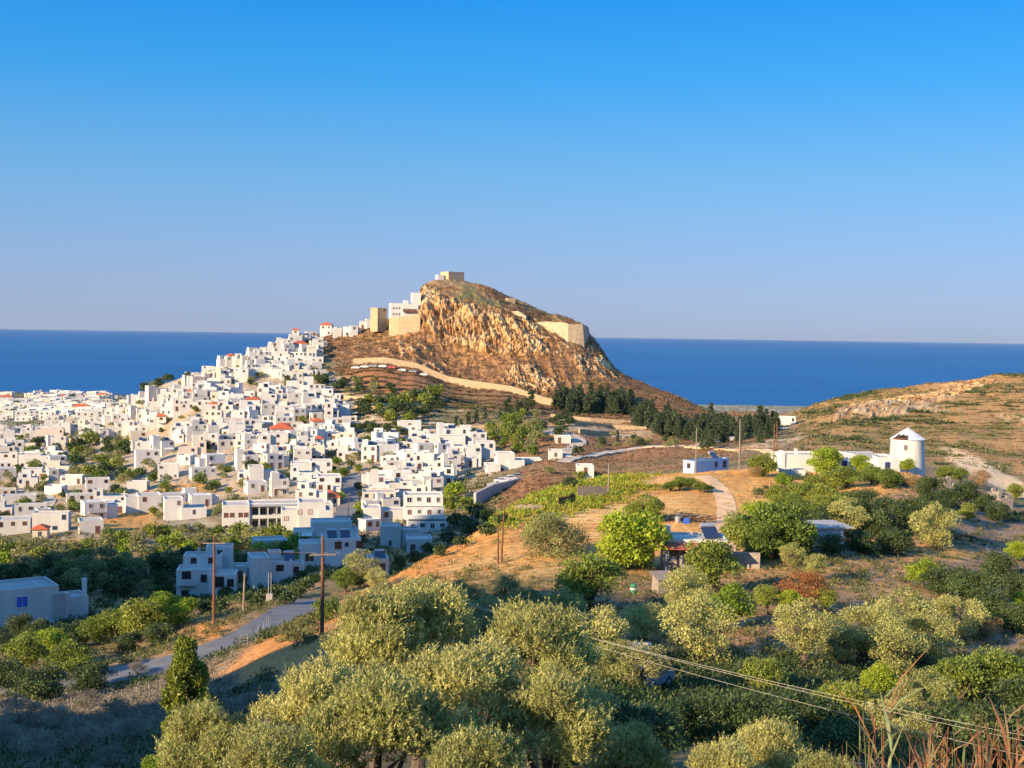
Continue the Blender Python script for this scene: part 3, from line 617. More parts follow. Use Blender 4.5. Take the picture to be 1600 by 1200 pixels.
variants('brown', 1, lambda k: crown_mesh('brown crown', 73+k, 30, 5000, 0.08, 'brownl', (1, 1, 0.9), (0.2, 0.36), up=0.5, gaps=0.3, elong=3))
variants('silver', 2, lambda k: crown_mesh('silvery bush', 75+k, 26, 4500, 0.075, 'scrubs', (1, 1, 0.7), (0.2, 0.36), up=0.6, gaps=0.25, elong=3.2, mode='bush'))
variants('cypress_near', 1, lambda k: crown_mesh('cypress crown', 81+k, 110, 22000, 0.075, 'green_l', (0.62, 0.62, 1), (0.16, 0.28), up=0.9, core=0.15, elong=2.0, mode='column', gaps=0.1))
variants('far_green', 4, lambda k: crown_mesh('broadleaf crown', 91+k, 16, 750, 0.22, 'green_l', (1, 1, 0.8), (0.28, 0.48), gaps=0.12, elong=1.6))
variants('far_dark', 3, lambda k: crown_mesh('broadleaf crown', 96+k, 16, 750, 0.22, 'dark_l', (1, 1, 0.8), (0.28, 0.48), gaps=0.12, elong=1.6))
variants('far_bright', 2, lambda k: crown_mesh('broadleaf crown', 101+k, 16, 750, 0.22, 'bright', (1, 1, 0.8), (0.28, 0.48), gaps=0.12, elong=1.6))
variants('far_olive', 3, lambda k: crown_mesh('olive crown', 105+k, 18, 900, 0.18, 'olived', (1, 1, 0.75), (0.26, 0.42), up=0.4, gaps=0.2, elong=2.0))
variants('far_magenta', 1, lambda k: crown_mesh('blossom crown', 109+k, 12, 500, 0.22, 'magenta', (1, 1, 0.8), (0.28, 0.48), elong=1.5))
variants('pine', 3, lambda k: crown_mesh('pine crown', 111+k, 42, 1500, 0.17, 'pine', (0.85, 0.85, 1), (0.22, 0.38), up=-0.1, mode='cone', elong=2.2))
variants('cypress_far', 2, lambda k: crown_mesh('cypress crown', 121+k, 30, 700, 0.16, 'pine', (0.42, 0.42, 1), (0.2, 0.3), up=0.8, mode='column', elong=2.0))
KIND = {  # key: object name, category, noun phrase, has a stem to show
 'olive_front': ('olive_tree', 'olive tree', 'pale sunlit olive tree'), 'olive_mid': ('olive_tree', 'olive tree', 'pale olive tree'),
 'olive_dark': ('olive_tree', 'olive tree', 'grey green olive tree'), 'bright': ('broadleaf_tree', 'tree', 'bright green leafy tree'),
 'green': ('broadleaf_tree', 'tree', 'green leafy tree'), 'dark': ('dark_bush', 'bush', 'dark green dense bush'), 'rust': ('rust_bush', 'bush', 'rust brown dried tree'),
 'brown': ('brown_bush', 'bush', 'dry brown bush'), 'silver': ('silvery_bush', 'bush', 'silvery grey bush'), 'cypress_near': ('cypress_tree', 'cypress', 'tall shaggy cypress'),
 'far_green': ('broadleaf_tree', 'tree', 'green round tree'), 'far_dark': ('evergreen_tree', 'evergreen', 'dark green round tree'), 'far_bright': ('broadleaf_tree', 'tree', 'bright green round tree'),
 'far_olive': ('olive_tree', 'olive tree', 'grey green olive tree'), 'far_magenta': ('bougainvillea', 'bougainvillea', 'magenta flowering bougainvillea'),
 'pine': ('pine_tree', 'pine', 'dark green pine'), 'cypress_far': ('cypress_tree', 'cypress', 'slim dark cypress')}
RT = random.Random(5)
def trunk_mesh(base, top, r, seed, mat='bark', limbs=4, spread=0.5, cr=1.0):
    """tapered trunk from the ground at local 0 up to the crown centre, with limbs"""
    q = random.Random(seed); mb = MB(); hgt = top; n = 6; bend = q.uniform(-0.12, 0.12)*hgt
    pts = [(bend*math.sin(i/n*PI)*1.0, 0.5*bend*math.sin(i/n*2.2), -0.4+(hgt+0.4)*i/n) for i in range(n+1)]
    rad = [r*(1.35-0.95*i/n) if i else r*1.7 for i in range(n+1)]
    mb.tube(pts, rad, mat, 8)
    for k in range(limbs):
        a = 2*PI*(k+q.random()*0.6)/limbs; s = pts[2+k % 2]; e = (s[0]+math.cos(a)*cr*spread, s[1]+math.sin(a)*cr*spread, top+q.uniform(0, 0.5)*cr)
        m = [(s[j]*0.5+e[j]*0.5+(0.06*cr*q.uniform(-1, 1))) for j in range(3)]
        mb.tube([s, m, e], [r*0.7, r*0.45, r*0.12], mat, 5)
    return mb.mesh('trunk')
TR_N = {}
def plant(kind, px, py, rpx, d=None, base=None, rz=None, wide=1.0, tall=1.0, label=None, group=None, parts=None, sink=0.55, sigma=0.12, low=False):
    """crown centred on (px, py) with radius rpx seen from the viewpoint; stands on the ground at depth d (or where row `base` meets it)"""
    if d is None:
        h_ = hit(px, base if base is not None else py+rpx*0.95, 20)
        if h_ is None: return None
        d = h_.y
    rm = rpx*(1.05 if kind == 'olive_front' else 1.30 if (parts is None and kind in ('dark', 'olive_mid') and px > 560) else 1.16)*d/FPX; c = at(px, py, d); gz = hz(c.x, c.y)
    name, cat, phr = KIND[kind]
    low = low or name.endswith('bush')
    if low: c.z = min(c.z, gz+rm*tall*0.55)
    if c.z < gz+rm*tall*0.35: c.z = gz+rm*tall*0.35
    if kind in ('olive_mid', 'olive_dark', 'bright', 'green'): c.z = min(c.z, gz+rm*tall*1.12)
    hgt = c.z-gz
    if not low and hgt < rm*tall*0.9 and kind not in ('cypress_near', 'cypress_far', 'pine'): pass
    rz = RT.uniform(0, 2*PI) if rz is None else rz
    me = RT.choice(CR[kind]); sc = (rm*wide, rm*wide, rm*tall)
    parts = (rpx > 11) if parts is None else parts
    if parts:
        root = link(name, None, None, (c.x, c.y, gz)); root.empty_display_size = 0.2
        link('foliage' if low else 'crown', me, root, (0, 0, hgt), rz, sc)
        tr = trunk_mesh(0, max(hgt, 0.3), max(0.05, 0.085*rm*(0.6 if low else 1)), int(px*7+py), limbs=0 if 'cypress' in kind else 3 if low else 5, cr=rm)
        link('stem' if low else 'trunk', tr, root, (0, 0, 0), rz*0.3)
    else:
        root = link(name, me, None, (c.x, c.y, c.z), rz, sc)
    tag(root, label, cat, group or {'evergreen': 'dark evergreen trees', 'pine': 'pines at the foot of the castle rock', 'olive_tree': 'olive trees', 'tree': 'leafy trees', 'bush': 'bushes'}.get(cat, cat+'s'))
    THINGS.append(dict(o=root, ph=phr, x=c.x, y=c.y, z=c.z, rad=rpx, lab=label, kind='plant'))
    return root
# --- front olives, 25 to 50 m away
for a in [('olive_front',322,1185,80,31),('olive_front',492,1118,92,34),('olive_front',588,1015,88,41),('olive_front',655,1005,92,43),('olive_front',838,1030,92,41),
          ('olive_front',735,1120,118,34),('olive_front',590,1170,120,30),('olive_front',868,1150,92,33),('olive_front',985,1195,62,36),('olive_front',1135,1222,66,33),('olive_front',1205,1190,66,36),
          ('olive_front',425,1210,80,27),('olive_front',745,1225,90,27), ('olive_front',1290,1235,60,33)]:
    plant(a[0], a[1], a[2], a[3], a[4], tall=1.05)
plant('cypress_near', 290, 1108, 90, 56, wide=0.85, tall=1.0, label='tall dark shaggy cypress standing between the shaded hollow and the front olives')
plant('bright', 250, 1100, 30, 55.2); plant('bright', 262, 1075, 18, 55.4)
# --- trees on the slope below the red awning house
MID = [('olive_dark',866,866,52,150,905),('bright',982,852,60,140,905),('green',925,908,52,None,952),('green',1110,885,48,None,925),('bright',1132,948,40,None,985),
 ('olive_mid',1070,925,38,None,960),('olive_mid',1092,985,54,None,1036),('olive_mid',1010,968,34,None,1000),('olive_mid',925,990,46,None,1030),('olive_mid',880,950,30,None,978),('olive_dark',820,945,34,None,978),('olive_dark',790,915,22,None,934),
 ('green',1165,835,40,None,870),('green',1215,828,54,None,872),('green',1190,850,36,None,876),('dark',1240,845,34,None,872),('green',1285,778,24,None,796),('green',1312,790,24,None,810),('dark',1270,820,26,None,842),('dark',1345,800,26,None,822),('dark',1375,815,26,None,838),('dark',1425,795,24,None,815),('dark',1300,812,26,None,832),('dark',1440,812,22,None,834),('dark',1470,800,22,None,815),('green',1215,775,20,None,790),('bright',1190,815,36,None,848),('olive_mid',1238,868,18,None,886),('olive_mid',1276,882,18,None,905),('rust',1252,905,40,None,946),
 ('green',1200,925,22,None,960),('bright',1232,940,20,None,962),('green',1290,935,20,None,955),('olive_mid',1258,978,42,None,1042),('olive_mid',1310,1003,34,None,1035),('olive_mid',1352,990,46,None,1035),
 ('olive_mid',1405,962,46,None,1005),('olive_mid',1398,1018,44,None,1055),('olive_mid',1445,1000,44,None,1040),('brown',1436,955,32,None,985),('olive_mid',1500,962,38,None,998),('brown',1538,975,28,None,1000),
 ('bright',1372,1062,28,None,1090),('olive_mid',1400,1125,42,None,1165),('olive_mid',1445,1090,40,None,1130),('olive_mid',1420,1165,46,62,None),('dark',1265,1120,46,None,1155),('dark',1200,1130,48,None,1170),
 ('dark',1130,1120,46,None,1160),('dark',1065,1120,44,None,1160),('dark',1020,1140,44,None,1175),('green',1330,1100,40,None,1135),('green',1190,1055,34,None,1082),('dark',1320,1165,42,None,1195),('dark',1560,1150,60,None,1200),('dark',1495,1130,50,None,1180),
 ('green',1300,1090,26,None,1112),('green',1560,1055,50,None,1100),('green',1500,1062,44,None,1100),('dark',1590,1090,40,None,1125),('olive_mid',1462,824,34,None,856),('bright',1440,893,24,None,918),('dark',1466,905,26,None,930),
 ('dark',1520,918,34,None,945),('dark',1562,882,24,None,902),('dark',1590,910,24,None,935),('dark',1545,945,30,None,965),('dark',1585,960,30,None,990),('bright',1597,938,16,None,952),('bright',1590,862,18,None,876),
 ('olive_mid',1325,808,27,None,838),('dark',1300,850,20,None,868),('dark',1400,845,26,None,868),('dark',1345,845,22,None,866),('green',1512,800,16,None,812),
 ('olive_mid',958,1040,36,None,1075),('olive_dark',1000,1040,44,None,1085),('olive_mid',900,1075,48,48,None),('olive_mid',985,1095,38,52,None),('green',950,1010,26,None,1038),('green',905,1015,30,None,1050),('olive_dark',948,1110,50,50,None),('dark',1000,1150,60,48,None),('dark',880,1075,50,46,None),
 ('olive_dark',760,965,40,None,1005),('olive_dark',705,935,30,None,962),('olive_mid',665,915,18,None,930),('olive_dark',600,930,26,None,950),('olive_dark',745,935,22,None,955),
 ('bright',1290,724,27,244,756),('green',1296,697,20,252,None),('green',1192,727,24,None,745),('bright',1345,725,16,None,742),('green',1362,742,18,None,757),('green',1322,748,22,None,764),('green',1300,752,22,None,766),('green',1388,748,20,None,762),
 ('bright',1417,727,12,None,742),('green',1270,757,16,None,768),('bright',1225,750,14,None,762),('green',1250,772,24,None,790),('green',1282,795,24,None,815),('green',1232,790,26,None,812),('green',1258,805,24,None,825),('dark',1350,785,22,None,800),('dark',1382,795,24,None,815),('green',1330,782,20,None,797),('dark',1405,805,22,None,822),
 ('green',1010,797,28,None,816),('green',992,800,18,None,815),('brown',1432,748,16,None,765),('green',1480,740,16,None,755),('green',1500,742,14,None,757),('brown',1530,742,17,None,758),('dark',1455,760,20,None,776),('dark',1510,768,20,None,785),('dark',1540,785,18,None,800),('dark',1560,800,18,None,815),('dark',1480,778,20,None,796),('dark',1450,785,18,None,800),
 ('green',1587,768,14,None,780),('brown',1180,735,12,None,745),('olive_mid',565,888,26,None,915),('olive_mid',588,905,16,None,920),('green',540,905,20,None,925),('green',512,950,22,None,968),('olive_dark',472,975,12,None,985)]
for k_, px, py, r_, d_, b_ in MID: plant(k_, px, py, r_, d_, b_)
# flat shrub thicket on the golden hill
for px, py, r_ in [(1048,758,12),(1062,754,14),(1078,755,14),(1094,760,12),(1108,762,8),(1040,762,8)]: plant('green', px, py, r_, None, py+r_*0.8, tall=0.75)
# --- left hollow
for k_, px, py, r_, b_ in [('bright',262,955,34,985),('green',225,965,36,1000),('green',185,975,32,1003),('green',150,985,28,1008),('dark',110,990,28,1012),('dark',60,985,24,1003),('dark',30,975,22,992),('bright',292,948,16,965),
  ('green',40,1020,34,1050),('bright',75,1010,30,1040),('green',110,1030,34,1060),('dark',145,1050,32,1080),('dark',60,1060,38,1095),('dark',10,1045,30,1075),('green',210,975,26,1000),('dark',250,985,24,1008),('dark',5,1000,22,1020),
  ('dark',205,1000,22,1018),('silver',30,1110,34,1135),('silver',85,1120,30,1142),('silver',5,1150,30,1172),('silver',60,1165,32,1188),('silver',120,1160,28,1180),('silver',170,1185,30,1205),('silver',210,1140,26,1158),('silver',215,1043,16,1055),
  ('silver',135,1095,24,1112),('silver',185,1105,22,1122),('silver',360,1110,30,1135),('silver',340,1150,26,1170),('silver',400,1095,22,1112),('dark',325,1100,24,1120),('brown',300,995,9,1002),('brown',335,982,9,990),('silver',265,1060,16,1072)]:
    plant(k_, px, py, r_, None, b_)
# ------------------------------------------------------------------ ground cover nobody could count
AREA = GY*np.gradient(TH)[:, None]*np.gradient(DR)[None, :]
FLATX, FLATY, FLATZ, FA = X.ravel(), Y.ravel(), Z.ravel(), AREA.ravel()
FPXX, FPYY, FGY, FBN, FFN = PX.ravel(), PY.ravel(), GY.ravel(), BN.ravel(), FN.ravel()
VIS = ((PX > -60) & (PX < 1660) & (GY > 3) & (PY < 1300)).ravel()
def clump_t(seed, nq, elong, up, flat=0.7):
    g = np.random.default_rng(seed); v = unit(g.normal(size=(nq, 3))); v[:, 2] = np.abs(v[:, 2])
    P = v*g.uniform(0.25, 0.9, nq)[:, None]*np.array([1, 1, flat]); A = unit(v*0.6+g.normal(size=(nq, 3))*0.6+np.array([0, 0, up])); Nn = unit(v+g.normal(size=(nq, 3))*0.5)
    return P, A, Nn, g.uniform(0.6, 1.2, nq)
def scatter(name, items, seed=1, label=None, extra_kind='stuff'):
    """items: (weight mask, count, size range, leaf size, quads per clump, elongation, upward, flatness, material)"""
    g = np.random.default_rng(seed); VV = []; FF = []; MI = []; mats = []; off = 0
    for (mask, n, (s0, s1), ls, nq, el, up, fl, mat) in items:
        w = mask.ravel()*FA*VIS; tot = w.sum()
        if tot <= 0: continue
        k = g.choice(len(w), size=n, p=w/tot)
        jx = g.uniform(-0.5, 0.5, n)*FGY[k]*0.0015; 
        T = [clump_t(seed*31+q, nq, el, up, fl) for q in range(4)]; which = g.integers(0, 4, n)
        for q in range(4):
            kk = k[which == q]; m = len(kk)
            if not m: continue
            S = g.uniform(0, 1, m)**1.7*(s1-s0)+s0; a = g.uniform(0, 2*PI, m); ca, sa = np.cos(a)[:, None], np.sin(a)[:, None]
            P, A, Nn, lw = T[q]
            def rot(v): return np.stack([v[None, :, 0]*ca-v[None, :, 1]*sa, v[None, :, 0]*sa+v[None, :, 1]*ca, np.broadcast_to(v[None, :, 2], (m, nq))], -1)
            PP = rot(P)*S[:, None, None]+np.stack([FLATX[kk], FLATY[kk], FLATZ[kk]-0.05*S], 1)[:, None, :]
            AA = rot(A).reshape(-1, 3); NN = rot(Nn).reshape(-1, 3); ln = (lw[None, :]*(S[:, None]**0.5)*ls).ravel()
            v, f = leaves(PP.reshape(-1, 3), AA, NN, ln, ln/el)
            VV.append(v); FF.append(f+off); off += len(v)
            if mat not in mats: mats.append(mat)
            MI.append(np.full(len(f), mats.index(mat)))
    me = np_mesh(name, np.concatenate(VV), np.concatenate(FF), mats, np.concatenate(MI))
    return tag(link(name, me), label=label, kind=extra_kind)
one = np.ones_like(GX)
notroad = one.copy()
for q in ROADP: notroad *= 1-np.exp(-(((GX-q.x)**2+(GY-q.y)**2)/(3.4**2))**3)
for q in path_pts([(1130,850,150),(1134,822),(1136,800),(1133,780),(1124,764),(1112,752),(1098,744)], 1.0): notroad *= 1-np.exp(-(((GX-q.x)**2+(GY-q.y)**2)/(1.9**2))**3)
nrock = 1-ROCK
scatter('hill_scrub', [
    (cas*nrock*sstep(-0.9, 0.4, -FN-BN*0.5), 19000, (0.5, 1.5), 0.55, 9, 1.6, 0.3, 0.7, 'scrubb'),
    (cas*nrock*sstep(0.0, 0.6, BN), 1800, (0.6, 1.6), 0.55, 9, 1.6, 0.3, 0.7, 'scrubg'),
    (rh*nrock*sstep(-0.1, 0.35, BN), 2600, (0.6, 2.4), 0.6, 12, 1.6, 0.3, 0.5, 'scrubg'),
    (rh*nrock*sstep(0.15, 0.4, fbm(GX*0.03, GY*0.03, o=3, s=77)), 420, (1.2, 3.6), 0.5, 40, 1.5, 0.3, 0.5, 'dark_l'),
    (rh*nrock, 4200, (0.4, 1.2), 0.5, 8, 1.6, 0.3, 0.5, 'scrubb'),
    (np.clip(blob(960, 700, 230, 45), 0, 1)*drng(320, 600), 3800, (0.4, 1.3), 0.5, 9, 1.6, 0.3, 0.6, 'scrubb'),
    (np.clip(blob(850, 780, 120, 45)+blob(600, 610, 90, 40), 0, 1)*drng(290, 640), 2600, (0.4, 1.3), 0.5, 9, 1.6, 0.3, 0.6, 'scrubb'),
    (np.clip(blob(740, 800, 60, 60)+blob(640, 640, 130, 30)+blob(540, 620, 50, 60), 0, 1)*drng(290, 600), 1800, (0.7, 2.2), 0.6, 12, 1.6, 0.3, 0.6, 'scrubg'),
    (town*drng(285, 760), 1100, (0.5, 1.7), 0.5, 10, 1.6, 0.3, 0.7, 'scrubg'),
    (drng(800, 1650)*(PX < 260), 1500, (1.5, 4.0), 0.9, 10, 1.5, 0.2, 0.6, 'scrubg'),
    ], 3, 'brown and green scrub covering the castle hill and the far slopes')
gold = np.clip(nh, 0, 1)*notroad
scatter('dry_grass', [
    (gold*sstep(935, 870, PY), 26000, (0.25, 0.6), 0.36, 7, 6.0, 2.2, 0.3, 'straw'),
    (np.clip(blob(450, 1010, 120, 50, -28)+blob(640, 900, 110, 34, -25)+blob(330, 985, 60, 20), 0, 1)*drng(88, 215)*notroad, 9000, (0.2, 0.55), 0.32, 7, 6.0, 2.2, 0.3, 'straw'),
    (drng(60, 240)*(PX > 560)*notroad, 16000, (0.2, 0.5), 0.30, 7, 6.0, 2.0, 0.3, 'brownl'),
    (drng(200, 420)*np.clip(blob(100, 780, 160, 40)+blob(300, 770, 80, 30), 0, 1), 2500, (0.4, 0.9), 0.5, 7, 5.0, 2.0, 0.3, 'straw'),
    ], 5, 'golden dry grass on the sunlit slopes')
scatter('undergrowth', [
    (np.clip(blob(905, 778, 115, 30, -18), 0, 1)*drng(180, 262)*notroad, 1500, (0.5, 1.5), 0.42, 40, 2.6, 0.9, 0.8, 'scruby'),
    (np.clip(blob(960, 760, 50, 14, -12), 0, 1)*drng(180, 262), 300, (0.5, 1.3), 0.42, 40, 2.6, 0.9, 0.8, 'scruby'),
    (np.clip(blob(880, 785, 125, 30, -18), 0, 1)*drng(170, 262)*notroad, 700, (0.6, 1.7), 0.40, 44, 2.4, 0.7, 0.8, 'bright'),
    (drng(70, 235, 0.03)*(PX > 640)*sstep(850, 930, PY+(PX > 1180)*60)*notroad, 2600, (0.4, 1.3), 0.30, 36, 2.6, 0.5, 0.7, 'scrubg'),
    (drng(60, 130)*(PX > 820)*sstep(1010, 1060, PY), 1700, (0.6, 1.8), 0.20, 90, 2.2, 0.5, 0.7, 'dark_l'),
    (drng(130, 240)*(PX > 1180)*notroad*sstep(0.0, 0.5, BN), 900, (0.6, 1.5), 0.33, 40, 2.2, 0.5, 0.7, 'dark_l'),
    (drng(45, 120)*(PX < 560)*notroad*(1-np.clip(blob(455, 1020, 110, 45, -30)*1.3, 0, 1)), 6000, (0.3, 1.1), 0.24, 40, 3.2, 0.9, 0.65, 'scrubs'),
    (drng(60, 130)*(PX < 430)*notroad*sstep(0, 0.4, BN), 700, (0.5, 1.5), 0.28, 44, 2.4, 0.6, 0.7, 'dark_l'),
    (drng(185, 300)*(PX < 640)*notroad*sstep(880, 900, PY), 1300, (0.6, 1.9), 0.45, 34, 2.2, 0.5, 0.7, 'dark_l'),
    (drng(120, 185)*(PX < 480)*notroad, 900, (0.4, 1.2), 0.33, 36, 2.4, 0.6, 0.7, 'scrubg'),
    (np.clip(blob(470, 985, 30, 24, -45)+blob(500, 960, 20, 14, -30), 0, 1)*drng(100, 200)*notroad, 260, (0.5, 1.3), 0.33, 40, 2.4, 0.6, 0.7, 'scrubg'),
    (drng(250, 330)*(PX < 700), 1000, (0.6, 1.8), 0.45, 30, 2.0, 0.5, 0.7, 'scrubg'),
    ], 7, 'low green undergrowth and silvery scrub on the near slopes')

# ------------------------------------------------------------------ trees farther off
def in_poly(x, y, P):
    c = False; n = len(P)
    for i in range(n):
        x0, y0 = P[i]; x1, y1 = P[(i+1) % n]
        if (y0 > y) != (y1 > y) and x < (x1-x0)*(y-y0)/(y1-y0)+x0: c = not c
    return c
TREES = []   # ground spots taken
def grove(poly, n, kinds, rr, seed, mind=0.8, dr=None, dmin=150, tall=1.0):
    g = random.Random(seed); xs = [p[0] for p in poly]; ys = [p[1] for p in poly]; k = 0; tries = 0; got = []
    while k < n and tries < n*12:
        tries += 1; x = g.uniform(min(xs), max(xs)); y = g.uniform(min(ys), max(ys))
        if not in_poly(x, y, poly): continue
        r = g.uniform(*rr)
        if any(abs(a-x) < (r+c)*mind and abs(b-y) < (r+c)*mind*0.55 for a, b, c in got): continue
        h_ = hit(x, y, dmin)
        if h_ is None or (dr and not dr[0] < h_.y < dr[1]): continue
        kd_ = g.choice(kinds)
        if notroad.ravel()[0] is not None and any((h_.x-q.x)**2+(h_.y-q.y)**2 < 16 for q in ROADP[::3]): continue
        plant(kd_, x, y-r*0.75*tall, r, h_.y, parts=False, tall=tall, wide=1.0); got.append((x, y, r)); TREES.append((h_.x, h_.y, r*h_.y/FPX)); k += 1
OV = ['far_olive']*5+['far_green']*3+['far_bright']*2
grove([(0,858),(120,862),(240,838),(350,838),(440,845),(500,858),(470,880),(300,880),(200,900),(0,905)], 95, OV, (11, 18), 1, 0.62)
grove([(0,895),(200,890),(300,880),(262,885),(268,935),(120,935),(0,925)], 42, ['far_dark']*4+['far_olive'], (11, 20), 2, 0.6)  # trees in the shadowed valley get darker leaves, shade put into their colour
for px, py, r_ in [(285,885,10),(300,935,9),(340,905,9),(352,925,11),(385,935,12),(400,942,14),(415,930,14),(430,925,13),(448,935,14),(465,925,13),(480,915,12),(380,875,12),(400,880,12),(418,878,12),(438,872,11),(455,868,10),(470,898,9),(492,905,9),(510,898,10),(530,905,10),(545,898,8),(290,905,8),(270,945,12),(250,935,12),(320,950,12),(345,948,12),(560,910,9)]: plant('far_dark', px, py, r_, None, py+r_*0.7, parts=False)
grove([(90,715),(130,695),(210,700),(215,735),(150,758),(110,745)], 12, ['far_green','far_dark'], (10, 16), 3)
for px, py, r_, k_ in [(165,735,14,'far_dark'),(190,742,13,'far_dark'),(148,745,12,'far_green'),(45,722,12,'far_green'),(70,712,10,'far_green'),(30,735,10,'far_green'),(98,715,10,'far_dark'),(102,672,10,'far_green'),(150,657,10,'far_green'),
   (202,742,11,'far_green'),(175,792,8,'far_olive'),(235,748,10,'far_green'),(245,738,10,'far_dark'),(312,748,11,'far_green'),(335,757,9,'far_green'),(392,727,11,'far_dark'),(395,715,9,'far_green'),(456,700,13,'far_dark'),(461,692,10,'far_green'),
   (520,745,11,'far_green'),(535,738,10,'far_green'),(505,728,8,'far_dark'),(345,682,6,'far_olive'),(390,560,7,'far_dark'),(384,553,7,'far_dark'),(395,543,6,'far_green'),(366,582,6,'far_dark'),(481,536,8,'far_dark'),(486,546,8,'far_dark'),(480,545,9,'far_green'),
   (438,568,7,'far_green'),(502,594,9,'far_dark'),(508,588,6,'far_dark'),(450,592,6,'far_dark'),(473,655,7,'far_green'),(460,684,7,'far_bright'),(262,592,9,'far_dark'),(215,610,9,'far_dark'),(228,606,9,'far_dark'),(240,602,8,'far_green'),(250,598,8,'far_dark'),(292,588,7,'far_dark'),
   (710,768,16,'far_bright'),(700,785,16,'far_green'),(725,790,16,'far_green'),(745,798,15,'far_dark'),(765,808,14,'far_dark'),(715,815,16,'far_dark'),(735,825,16,'far_dark'),(700,840,13,'far_dark'),(760,828,13,'far_dark'),(690,862,12,'far_dark'),(650,872,14,'far_dark'),(670,858,12,'far_dark'),(720,848,12,'far_dark'),(625,880,12,'far_dark'),(785,812,12,'far_dark'),
   (530,778,10,'far_bright'),(527,768,9,'far_green'),(560,790,7,'far_bright'),(480,790,11,'far_olive'),(460,792,11,'far_olive'),(440,790,11,'far_olive'),(420,788,11,'far_olive'),(400,786,11,'far_olive'),(380,786,11,'far_olive'),(365,780,11,'far_olive'),(350,790,10,'far_olive'),
   (340,800,10,'far_olive'),(490,780,9,'far_olive'),(520,822,10,'far_green'),(455,850,12,'far_bright'),(435,858,13,'far_bright'),(418,850,12,'far_bright'),(400,850,12,'far_green'),(380,848,14,'far_olive'),(360,845,14,'far_olive'),(340,845,14,'far_olive'),
   (60,790,9,'far_dark'),(52,798,9,'far_green'),(78,800,10,'far_green'),(95,795,9,'far_olive'),(110,785,8,'far_green'),(120,772,9,'far_green'),(190,770,9,'far_green'),(225,778,10,'far_green'),(180,765,10,'far_dark'),(170,835,12,'far_green'),(190,840,11,'far_bright'),(250,805,8,'far_olive'),
   (580,668,7,'far_dark'),(600,735,6,'far_green'),(560,760,7,'far_dark'),(860,735,8,'far_olive'),(905,745,10,'far_green'),(890,755,12,'far_dark'),(925,742,8,'far_green'),(500,800,7,'far_green')]:
    plant(k_, px, py, r_, None, py+r_*0.75, parts=False)
for px, py, r_ in [(147,675,5),(150,672,4),(509,675,4),(228,770,5),(470,608,3)]: plant('far_magenta', px, py, r_, None, py+r_*0.8, parts=False)
grove([(560,640),(600,625),(680,622),(690,640),(650,668),(600,662),(570,655)], 26, ['far_green','far_dark','far_dark'], (9, 14), 4, 0.6)
grove([(530,668),(660,668),(740,672),(745,685),(640,683),(540,680)], 22, ['far_dark','far_green'], (5, 9), 5, 0.6)
grove([(755,690),(780,660),(835,650),(850,690),(840,712),(780,705)], 20, ['far_green','far_olive','far_green'], (8, 14), 6, 0.6)
grove([(845,668),(890,655),(900,680),(860,690)], 8, ['far_dark'], (7, 11), 7, 0.6)
grove([(480,612),(560,592),(640,610),(600,620),(540,640),(490,640)], 20, ['far_dark','far_olive'], (5, 9), 8, 0.6)
grove([(0,640),(130,625),(160,645),(0,655)], 22, ['far_dark','far_green'], (4, 8), 9, 0.6, dmin=500)
grove([(880,720),(940,680),(1050,690),(1060,700),(960,706)], 14, ['far_olive','far_dark'], (5, 9), 10, 0.6)
# pines at the foot of the castle rock
g = random.Random(44)
for k in range(200):
    t_ = g.random(); x = 868+t_*345; lo = 641+t_*32-9*math.sin(t_*6.28*1.0)+(12 if 0.35 < t_ < 0.7 else 0); y = lo+g.uniform(-14, 8)+(g.uniform(0, 12) if t_ > 0.45 else 0)
    r = g.uniform(11, 17)*(0.85 if y < lo-6 else 1); h_ = hit(x, y, 380)
    if h_ is None or not 400 < h_.y < 720: continue
    plant('pine', x, y-r*0.95, r, h_.y, parts=False, wide=g.uniform(0.8, 1.15), tall=g.uniform(0.7, 1.0))
for px, py, hh in [(830,640,15),(822,645,12),(815,648,11),(808,650,12),(800,655,10),(790,652,12),(782,658,10),(795,648,13),(712,668,9),(732,664,10),(745,660,10),(720,672,8),(758,655,9),(735,604,6),(718,600,7),(887,646,10),(902,650,9),(880,655,8),(1000,668,9),(965,690,8),(1046,662,12),(1055,668,11),(885,660,9),
    (512,600,7),(498,598,8)]:
    plant('cypress_far', px, py-hh, hh, None, py, parts=False, wide=1.1, tall=1.0)
# ------------------------------------------------------------------ houses
WIN = {}
def win_mesh(w, h, fr, gl, door=False, arch=False):
    k = (round(w, 1), round(h, 1), fr, gl, door)
    if k not in WIN:
        mb = MB(); t = 0.09
        for x0, x1, z0, z1 in [(-w/2-t, -w/2, 0, h+t), (w/2, w/2+t, 0, h+t), (-w/2, w/2, h, h+t)]+([] if door else [(-w/2-t-0.05, w/2+t+0.05, -0.1, 0)]):
            mb.box(x0, x1, -0.07, 0.02, z0, z1, fr)
        mb.box(-w/2, w/2, -0.015, 0.02, 0, h, gl)
        if not door: mb.box(-0.03, 0.03, -0.035, -0.01, 0, h, fr)
        WIN[k] = (mb, mb.mesh('door' if door else 'window'))
    return WIN[k]
def place_mb(dst, src, x, y, z, rz):
    c, s = math.cos(rz), math.sin(rz)
    k = len(dst.v); dst.v += [(x+a*c-b*s, y+a*s+b*c, z+e) for a, b, e in src.v]
    mp = [dst.mi(m) for m in src.mats]
    for f, m in zip(src.f, src.m): dst.f.append(tuple(k+j for j in f)); dst.m.append(mp[m])
SMALL = {}
